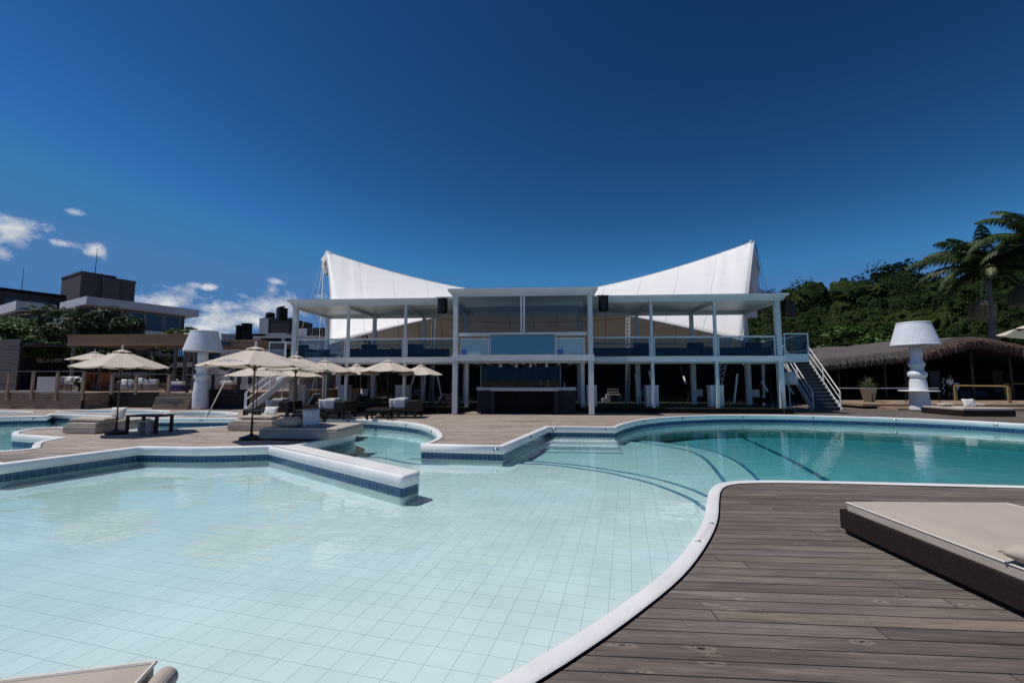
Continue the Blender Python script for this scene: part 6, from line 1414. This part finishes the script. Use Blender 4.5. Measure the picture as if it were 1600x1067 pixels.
# back wall of the pergola: dark boards and a pale counter strip
t = thing('terrace_back_wall', 'dark boarded back wall of the pergola terrace', 'wall', (FX(100, 33), 33.4, TZ)); mb = MB(); mb.box(0, FX(322, 33.4, 560) - FX(100, 33), 0, .3, 0, 2.6); mb.build('boards', MT['black'], t); mb = MB(); mb.box(4.2, 7.6, -.8, -.02, .9, 1.35); mb.build('counter_front', MT['greyplank'], t)
mb = MB(); mb.box(FX(262, 33) - FX(100, 33), FX(330, 33) - FX(100, 33), -.9, -.1, 1.72, 2.1); mb.build('counter_hood', MT['greystone'], t)
for k in range(4): mb = MB(); mb.box(FX(264, 33) - FX(100, 33), FX(325, 33) - FX(100, 33), -.5, -.06, .25 + .38 * k, .30 + .38 * k); mb.build('shelf', MT['greyplank'], t)
# terrace furniture
def wsofa(label, px0, px1, y, m='greywhite', h=.85, low=.0):
    x0, x1 = FX(px0, y, 600), FX(px1, y, 600); t = thing('terrace_sofa', label, 'sofa', (x0, y, TZ), 0, 'pale sofas on the left terrace'); w = x1 - x0
    mb = MB(); mb.box(0, w, 0, .8, .06, .42); mb.build('seat', MT[m], t, bevel=.03); mb = MB(); mb.box(0, w, .6, .85, .425, h); mb.build('backrest', MT[m], t, bevel=.05); mb = MB(); mb.box(-.18, -.004, 0, .85, .0, .62); mb.build('armrest', MT[m], t, bevel=.03); return t
t = thing('screen_panel', 'large pale grey panelled block on the terrace behind the left railing', 'screen', (FX(57.5, 25.6, 600), 25.6, TZ)); wdt = FX(86.5, 25.6, 600) - FX(57.5, 25.6, 600)
for k in range(4): mb = MB(); mb.box(k * wdt / 4 + .004, (k + 1) * wdt / 4 - .004, 0, .5, 0, FZ(588.5, 25.6, 70) - TZ); mb.build('panel', MT['greywhite'], t)
wsofa('pale sofa with cushions right of the panelled block', 91, 126, 26.8); wsofa('pale sofa behind the dark side table zone', 186, 232, 28.2, h=.75); wsofa('pale sofa end beside the pergola post', 262, 286, 27.6, 'bluefab', .6)
for k, (px, py, Y, m) in enumerate(((100, 593, 26.9, 'whitefab'), (111, 593, 26.9, 'whitefab'), (120, 593, 27, 'whitefab'), (138, 592, 27.6, 'whitefab'), (196, 597, 28.5, 'whitefab'), (222, 595, 28.6, 'whitefab'), (276, 597, 27.9, 'whitefab'))):
    p = F(px, py, Y); pillow((p.x, p.y - .1, p.z), .5, .45, .16, m, 'white cushion on the left terrace, %s from the left' % ('first', 'second', 'third', 'fourth', 'fifth', 'sixth', 'seventh')[k], R(72), .2 * (k % 3 - 1), 'white cushions on the left terrace', seed=70 + k)
def slat_table(label, px, y, w, h, m='terracotta'):
    t = thing('slatted_table', label, 'table', (FX(px, y, 605), y, TZ), 0, 'reddish slatted tables on the terrace'); mb = MB()
    for k in range(6): mb.box(-w / 2, w / 2, -.4 + k * .13, -.29 + k * .13, h - .04, h)
    mb.build('tabletop', MT[m], t)
    for sx in (-1, 1):
        for sy in (-.36, .3): mb = MB(); mb.box(sx * (w / 2 - .04) - .03, sx * (w / 2 - .04) + .03, sy, sy + .06, 0, h - .042); mb.build('leg', MT[m], t)
    mb = MB()
    for k in range(4): mb.box(-w / 2 + .06, w / 2 - .06, -.38, -.36, .06 + k * .1, .12 + k * .1)
    mb.build('side_slats', MT[m], t); return t
slat_table('reddish slatted low table in front of the terrace sofa', 108, 25.9, 1.1, .45); slat_table('reddish slatted low table right of the largest parasol pole', 240, 26.4, 2.4, .5)
t = thing('orange_bench', 'bright orange topped wooden booth behind the parasol', 'booth', (FX(150, 26.2, 600), 26.2, TZ)); mb = MB(); mb.box(-.9, .35, 0, .7, 1.10, 1.17); mb.build('top', MT['orange'], t)
for x in (-.85, .2): mb = MB(); mb.box(x, x + .09, .02, .6, 0, 1.098); mb.build('leg', MT['orange'], t)
mb = MB(); mb.box(-.7, 1.2, .3, .36, .0, .55); mb.build('front_panel', MT['terracotta'], t)
t = thing('box_seat', 'purple boxed seat with pale cushions left of the giant lamp', 'seat', (FX(266, 26, 600), 26, TZ)); w = FX(284, 26, 600) - FX(266, 26, 600); mb = MB(); mb.box(0, w, 0, .6, 0, .38); mb.build('box', MT['purple'], t); mb = MB(); mb.box(.02, w - .02, .02, .58, .383, .6); mb.build('cushion_pad', MT['whitefab'], t, bevel=.04)
t = thing('box_seat', 'reddish boxed seat with white cushions right of the giant lamp', 'seat', (FX(341, 26.5, 600), 26.5, TZ)); w = FX(362, 26.5, 600) - FX(341, 26.5, 600); mb = MB(); mb.box(0, w, 0, .6, 0, .42); mb.build('box', MT['terracotta'], t); mb = MB(); mb.box(.1, w - .02, .02, .58, .423, .64); mb.build('cushion_pad', MT['whitefab'], t, bevel=.04)
bush('terrace_plant', 'dark bushy plant behind the reddish boxed seat', (FX(362, 27.4), 27.4, TZ), (.75, .5, .45), 260, .16, 'leafdark', 5, h0=1.45, cat='plant')
bush('terrace_plant', 'small leafy plant beside the orange topped booth', (FX(124, 25.4), 25.4, TZ), (.4, .3, .3), 160, .10, 'leafdark', 6, h0=.5, cat='plant')
bush('terrace_plant', 'olive green plant in front of the lettered black wall', (FX(84, 30), 30, TZ), (1.1, .5, .45), 380, .16, 'leafdark', 9, h0=.75, cat='plant')
# vines over the sign wall
for k, (px, py, rx, rz_) in enumerate(((10, 540, 1.2, .7), (40, 541, 1.4, .7), (72, 545, 1.5, .6), (100, 548, 1.2, .5), (-10, 522, 1.6, .9), (20, 520, 1.2, .8))):
    p = F(px, py, 30.2); bush('vine', 'bright leafy vine over the terrace roof edge, %s' % ('left end of the lower row', 'second in the lower row', 'above the lettering', 'next to the pergola beam', 'highest at the far left edge', 'upper row just left of the shrubs')[k], (p.x, p.y, p.z - .9), (rx, .8, rz_), 620, .20, 'leafmid', 80 + k, 'vines on the terrace roof', h0=.9, cat='vine')
for k, px in enumerate((176, 208, 242, 262)):
    p = F(px, 556, 31); bush('hanging_vine', 'dark vine hanging behind the pergola beam, %s of four' % ('first', 'second', 'third', 'last')[k], (p.x, p.y, TZ), (.9, .5, .8), 420, .18, 'leafdark', 90 + k, 'vines behind the pergola', h0=p.z - TZ, cat='vine')
# ---------------------------------------------------------------- modern house
def cam_az(a): a = R(a) ; return Vector((math.sin(a - YAW), math.cos(a - YAW), 0))
e1 = cam_az(29.8); e2 = cam_az(29.8 - 90)
K = ray(135.5, 464); K = Vector((K.x, K.y, 0)) * (46 / K.y)
def along(o, d, px):                        # distance along d from o to the sight line of column px
    r_ = ray(px, 594); det = d.x * r_.y - d.y * r_.x; return (-(o.x) * r_.y + (o.y) * r_.x) / det
def zat(p, px, py): d = ray(px, py); return EYE + d.z * (math.hypot(p.x, p.y) / math.hypot(d.x, d.y))
hz = math.atan2(e1.y, e1.x)
zs1 = zat(K, 135.5, 462.5); zs0 = zat(K, 135.5, 475)
house = thing('modern_house', 'modern white slab roofed house with dark rooftop block behind the terrace', 'house', (K.x, K.y, 0), hz)
# local axes: x = e1 (to the right, away), y = e2 (to the left, away)
La = along(K, e1, 304.5); Lb = along(K, e2, 82.5)
def hb(name, m, x0, x1, y0, y1, z0, z1, parent=None, bevel=0): mb = MB(); mb.box(x0, x1, y0, y1, z0, z1); return mb.build(name, MT[m], parent or house, bevel=bevel)
hb('roof_slab', 'greywhite', 0, La, 0, Lb, zs0, zs1)
hb('upper_wall', 'concrete', 1.2, La - 1.0, 1.6, Lb - .5, zs0 - 3.0, zs0 - .002)
# windows of the upper storey
L1 = La - 1.0
for a_, b_, m in ((2.5, 5.0, 'black'), (5.2, 7.6, 'darkglass'), (7.7, 10.1, 'darkglass'), (10.3, 12.6, 'darkglass')):
    f = hb('window', 'steel2', a_ / 13.2 * L1, b_ / 13.2 * L1, 1.54, 1.598, zs0 - 2.5, zs0 - .15); hb('pane', m, a_ / 13.2 * L1 + .08, b_ / 13.2 * L1 - .08, 1.50, 1.538, zs0 - 2.42, zs0 - .22, f)
hb('balcony_wall', 'greywhite', .9, La - 1.8, .55, .75, zs0 - 3.9, zs0 - 2.45); hb('floor_slab', 'greywhite', .8, La - 1.6, .5, Lb, zs0 - 4.0, zs0 - 3.6)
hb('lower_wall', 'concrete', 2, La - 2, 1.2, Lb, 0, zs0 - 4.01)
for k in range(3): f = hb('window', 'steel2', 3 + 4 * k, 6 + 4 * k, 1.14, 1.198, zs0 - 6.6, zs0 - 4.4); hb('pane', 'darkglass', 3.1 + 4 * k, 5.9 + 4 * k, 1.10, 1.138, zs0 - 6.5, zs0 - 4.5, f)
# left wing: white parapet, glass balustrade, dark wall
mb = MB(); mb.box(-1.0, -.97, Lb * .35, Lb + 9, zs0 - 2.2, zs0 - .9); mb.build('terrace_glass', MT['paleglass'], house)
hb('terrace_slab', 'concrete', -1.1, 1.1, .6, Lb + 10, zs0 - 2.9, zs0 - 2.21)
hb('side_wall', 'concrete', 1.3, 5, Lb - .4, Lb + 9, 0, zs0 + .2)
# rooftop tower: its near corner is at column 112
T0 = K + e1 * 3.0 + e2 * 4.0
tw = thing('rooftop_tower', 'dark grey cubic block standing on the white slab roof', 'building', (0, 0, 0), hz)
c0 = ray(112.5, 594); c0 = Vector((c0.x, c0.y, 0)) * (54 / c0.y); tw.location = (c0.x, c0.y, 0)
ta = along(c0, e1, 200); tb_ = along(c0, e2, 82); zt1 = zat(c0, 112.5, 421.5)
def tb(name, m, x0, x1, y0, y1, z0, z1): mb = MB(); mb.box(x0, x1, y0, y1, z0, z1); return mb.build(name, MT[m], tw)
tb('wall', 'concrete', 0, ta, 0, tb_, 0, zt1 - .25); tb('parapet_cap', 'concrete', -.08, ta * .62, -.08, tb_ + .08, zt1 - .248, zt1); tb('parapet_cap', 'concrete', ta * .621, ta + .08, -.05, tb_, zt1 - .6, zt1 - .3)
tb('stair_bay', 'concrete', ta * .36, ta * .66, -.7, -.002, 0, zt1 - .5)
# long dark block at the far left
c1 = ray(103, 594); c1 = Vector((c1.x, c1.y, 0)) * (57 / c1.y); lf = along(c1, e1, -60); fb_ = thing('flat_roofed_building', 'long dark flat roofed building at the far left behind the white parapet', 'building', (c1.x, c1.y, 0), hz); zz = zat(c1, 103, 462)
mb = MB(); mb.box(lf, 0, 0, 9, 0, zz - .4); mb.build('wall', MT['concrete'], fb_); mb = MB(); mb.box(lf, .2, -.2, 9, zz - .398, zz); mb.build('roof_edge', MT['black'], fb_)
for k in range(4): mb = MB(); mb.box(lf * (k + .15) / 4, lf * (k + .8) / 4, -.05, -.003, zz - 3.0, zz - 1.2); w_ = mb.build('window', MT['darkglass'], fb_)
c2 = ray(13, 594); c2 = Vector((c2.x, c2.y, 0)) * (41 / c2.y); lf = along(c2, e1, 78); z2 = zat(c2, 13, 468.5); wg = thing('terrace_wing', 'white parapet wing with a dark storey below at the far left', 'building', (c2.x, c2.y, 0), hz)
mb = MB(); mb.box(0, lf, 0, 7, z2 - 1.0, z2); mb.build('parapet', MT['greywhite'], wg); mb = MB(); mb.box(.5, lf, .6, 7, 0, z2 - 1.002); mb.build('wall', MT['concrete'], wg)
mb = MB(); mb.box(1.2, lf * .7, .54, .597, z2 - 2.6, z2 - 1.2); mb.build('window', MT['darkglass'], wg)
def antenna(label, px, py0, py1, Y): p = F(px, py1, Y); q = F(px - 2, py0, Y); t = thing('antenna', label, 'antenna', (p.x, Y, p.z - 1)); mb = MB(); mb.tube([(0, 0, 0), (p.x * 0 + 0, 0, q.z - p.z + 1)], [.05, .03], 6); mb.build('mast', MT['darkmetal'], t); mb = MB(); mb.lathe([(.08, 0), (.08, .4), (.04, .5)], 8); mb.build('base', MT['darkmetal'], t)
antenna('thin antenna on the dark rooftop block', 149, 388, 424, 56); antenna('thin antenna on the long dark building at the far left', 34, 418, 452, 60)
# trees and shrubs in front of the house
for k, (px, py, Y, rx, rz_, n, m, lab) in enumerate(((30, 508, 38, 2.2, .8, 700, 'leafmid', 'feathery light green tree before the glass balustrade at the far left'), (70, 512, 38, 1.8, 1.0, 700, 'leafdark', 'dark shrub left of the two small palms before the house'), (150, 508, 37, 2.0, 1.1, 1000, 'leafdark', 'dense shrub in the middle of the house front'),
        (168, 496, 38, 1.9, 1.1, 900, 'leafdark', 'dark leafy tree below the corner of the white roof slab'), (205, 508, 38, 1.6, .8, 500, 'leafdark', 'dark shrub at the right end of the planting before the house'), (12, 517, 35, 2.4, 1.0, 900, 'leafmid', 'sunlit bush at the left edge above the slatted block'), (60, 522, 35, 2.6, .9, 1000, 'leafdark', 'dark hedge above the lettered wall'), (110, 520, 36, 2.6, .9, 1000, 'leafdark', 'dark hedge left of the pergola beam end'), (285, 521, 40, 1.6, .5, 420, 'leafmid', 'small green bush just left of the giant lamp shade'), (298, 519, 40, .8, .5, 260, 'leafmid', 'tiny green bush touching the giant lamp shade'))):
    p = F(px, py, Y); bush('garden_shrub' if k else 'garden_tree', lab, (p.x, Y, 0), (rx, rx * .7, rz_), int(n * 1.5), .15, m, 110 + k, None, h0=p.z)
for k, (px, py, Y, L_, lab) in enumerate(((62, 493, 37, 2.0, 'small palm before the house, leftmost of the three'), (92, 495, 37, 2.2, 'small palm before the house, middle of the three'), (125, 502, 36, 2.2, 'small palm before the house, rightmost of the three'))):
    p = F(px, py, Y); palm('garden_palm', lab, (p.x, Y, 0), (p.x, Y, p.z - .9), L_, 12, 20 + k, .12, nl=22, lw=.22, group='small garden palms')
# dark lower wall seen between the plants and the pergola
t = thing('garden_wall', 'dark garden wall below the planting of the modern house', 'wall', (FX(-60, 39), 39, 0)); mb = MB(); mb.box(0, FX(215, 39) - FX(-60, 39), 0, .4, 0, F(100, 508, 39).z); mb.build('wall', MT['concrete'], t); mb = MB(); mb.box(0, FX(215, 39) - FX(-60, 39), -.1, .5, F(100, 508, 39).z + .002, F(100, 508, 39).z + .12); mb.build('coping', MT['concretelit'], t)
# white rendered wall right of the lamp and the roofs behind it
def block(name, label, px0, px1, pyt, Y, dep, m, extras=(), cat='building', pyb=None, cap=None):
    x0, x1 = FX(px0, Y, pyt), FX(px1, Y, pyt); zt = F((px0 + px1) / 2, pyt, Y).z; zb = 0 if pyb is None else F((px0 + px1) / 2, pyb, Y).z
    t = thing(name, label, cat, (x0, Y, 0)); mb = MB(); mb.box(0, x1 - x0, 0, dep, zb, zt - .15); mb.build('wall', MT[m], t); mb = MB(); mb.box(-.06, x1 - x0 + .06, -.06, dep + .06, zt - .148, zt); mb.build('parapet', MT[cap or m], t)
    for nm, m2, a, b, c, d in extras: X0, X1 = FX(a, Y, pyt) - x0, FX(b, Y, pyt) - x0; za, zb_ = F(a, d, Y).z, F(a, c, Y).z; mb = MB(); mb.box(X0, X1, -.06, -.003, za, zb_); mb.build(nm, MT[m2], t)
    return t
block('rendered_wall', 'tall pale rendered building wall between giant lamp and staircase', 318, 470, 546, 33, 6, 'greywhite', (('window', 'darkglass', 326, 345, 551, 562), ('door', 'darkwood', 374, 379, 566, 600), ('door', 'darkwood', 391, 396, 566, 600)))
block('brown_roofed_building', 'brown sheet clad roof storey right of the giant lamp', 344, 404, 531, 36, 5, 'terracotta', (('window', 'darkglass', 349, 361, 534, 541),), pyb=548)
block('low_house', 'low white house with dark chimneys in the distance behind the lettered parasol', 346, 446, 521, 60, 8, 'greywhite', (('window', 'black', 383, 415, 522, 530),), pyb=None)
for k, (a, b, c) in enumerate(((364, 371, 508), (373, 384, 505))):
    x0, x1 = FX(a, 58), FX(b, 58); t = thing('chimney', ('thinner left', 'thicker right')[k] + ' dark chimney on the distant low white house', 'chimney', (x0, 58, 0)); mb = MB(); mb.box(0, x1 - x0, 0, .8, 0, F(a, c + 2, 58).z); mb.build('shaft', MT['black'], t); mb = MB(); mb.box(-.05, x1 - x0 + .05, -.05, .85, F(a, c + 2, 58).z + .002, F(a, c, 58).z); mb.build('cap', MT['black'], t)
block('far_building', 'distant dark grey cubic block with a rooftop tank left of the pavilion', 406, 452, 497, 75, 8, 'concrete', (('light_wall', 'greywhite', 406, 420, 498, 524),))
p = F(420, 487, 76); t = thing('water_tank', 'small black water tank on the distant dark grey block', 'tank', (p.x, 76.5, F(420, 497, 76).z)); mb = MB(); mb.lathe([(.75, 0), (.78, .1), (.78, .9), (.6, 1.05), (0, 1.12)], 16); mb.build('tank', MT['black'], t, True); mb = MB(); mb.box(-.8, .8, -.8, .8, -.1, -.003); mb.build('base', MT['greywhite'], t)
block('far_building', 'distant pale and dark block seen between the left end columns', 465, 505, 512, 70, 8, 'concrete', (('light_wall', 'greywhite', 465, 480, 513, 530),))
block('far_building', 'distant long low white roof line left of the pavilion', 396, 500, 525, 52, 6, 'greywhite', (('window', 'black', 408, 440, 529, 535), ('window', 'black', 446, 470, 529, 535)))
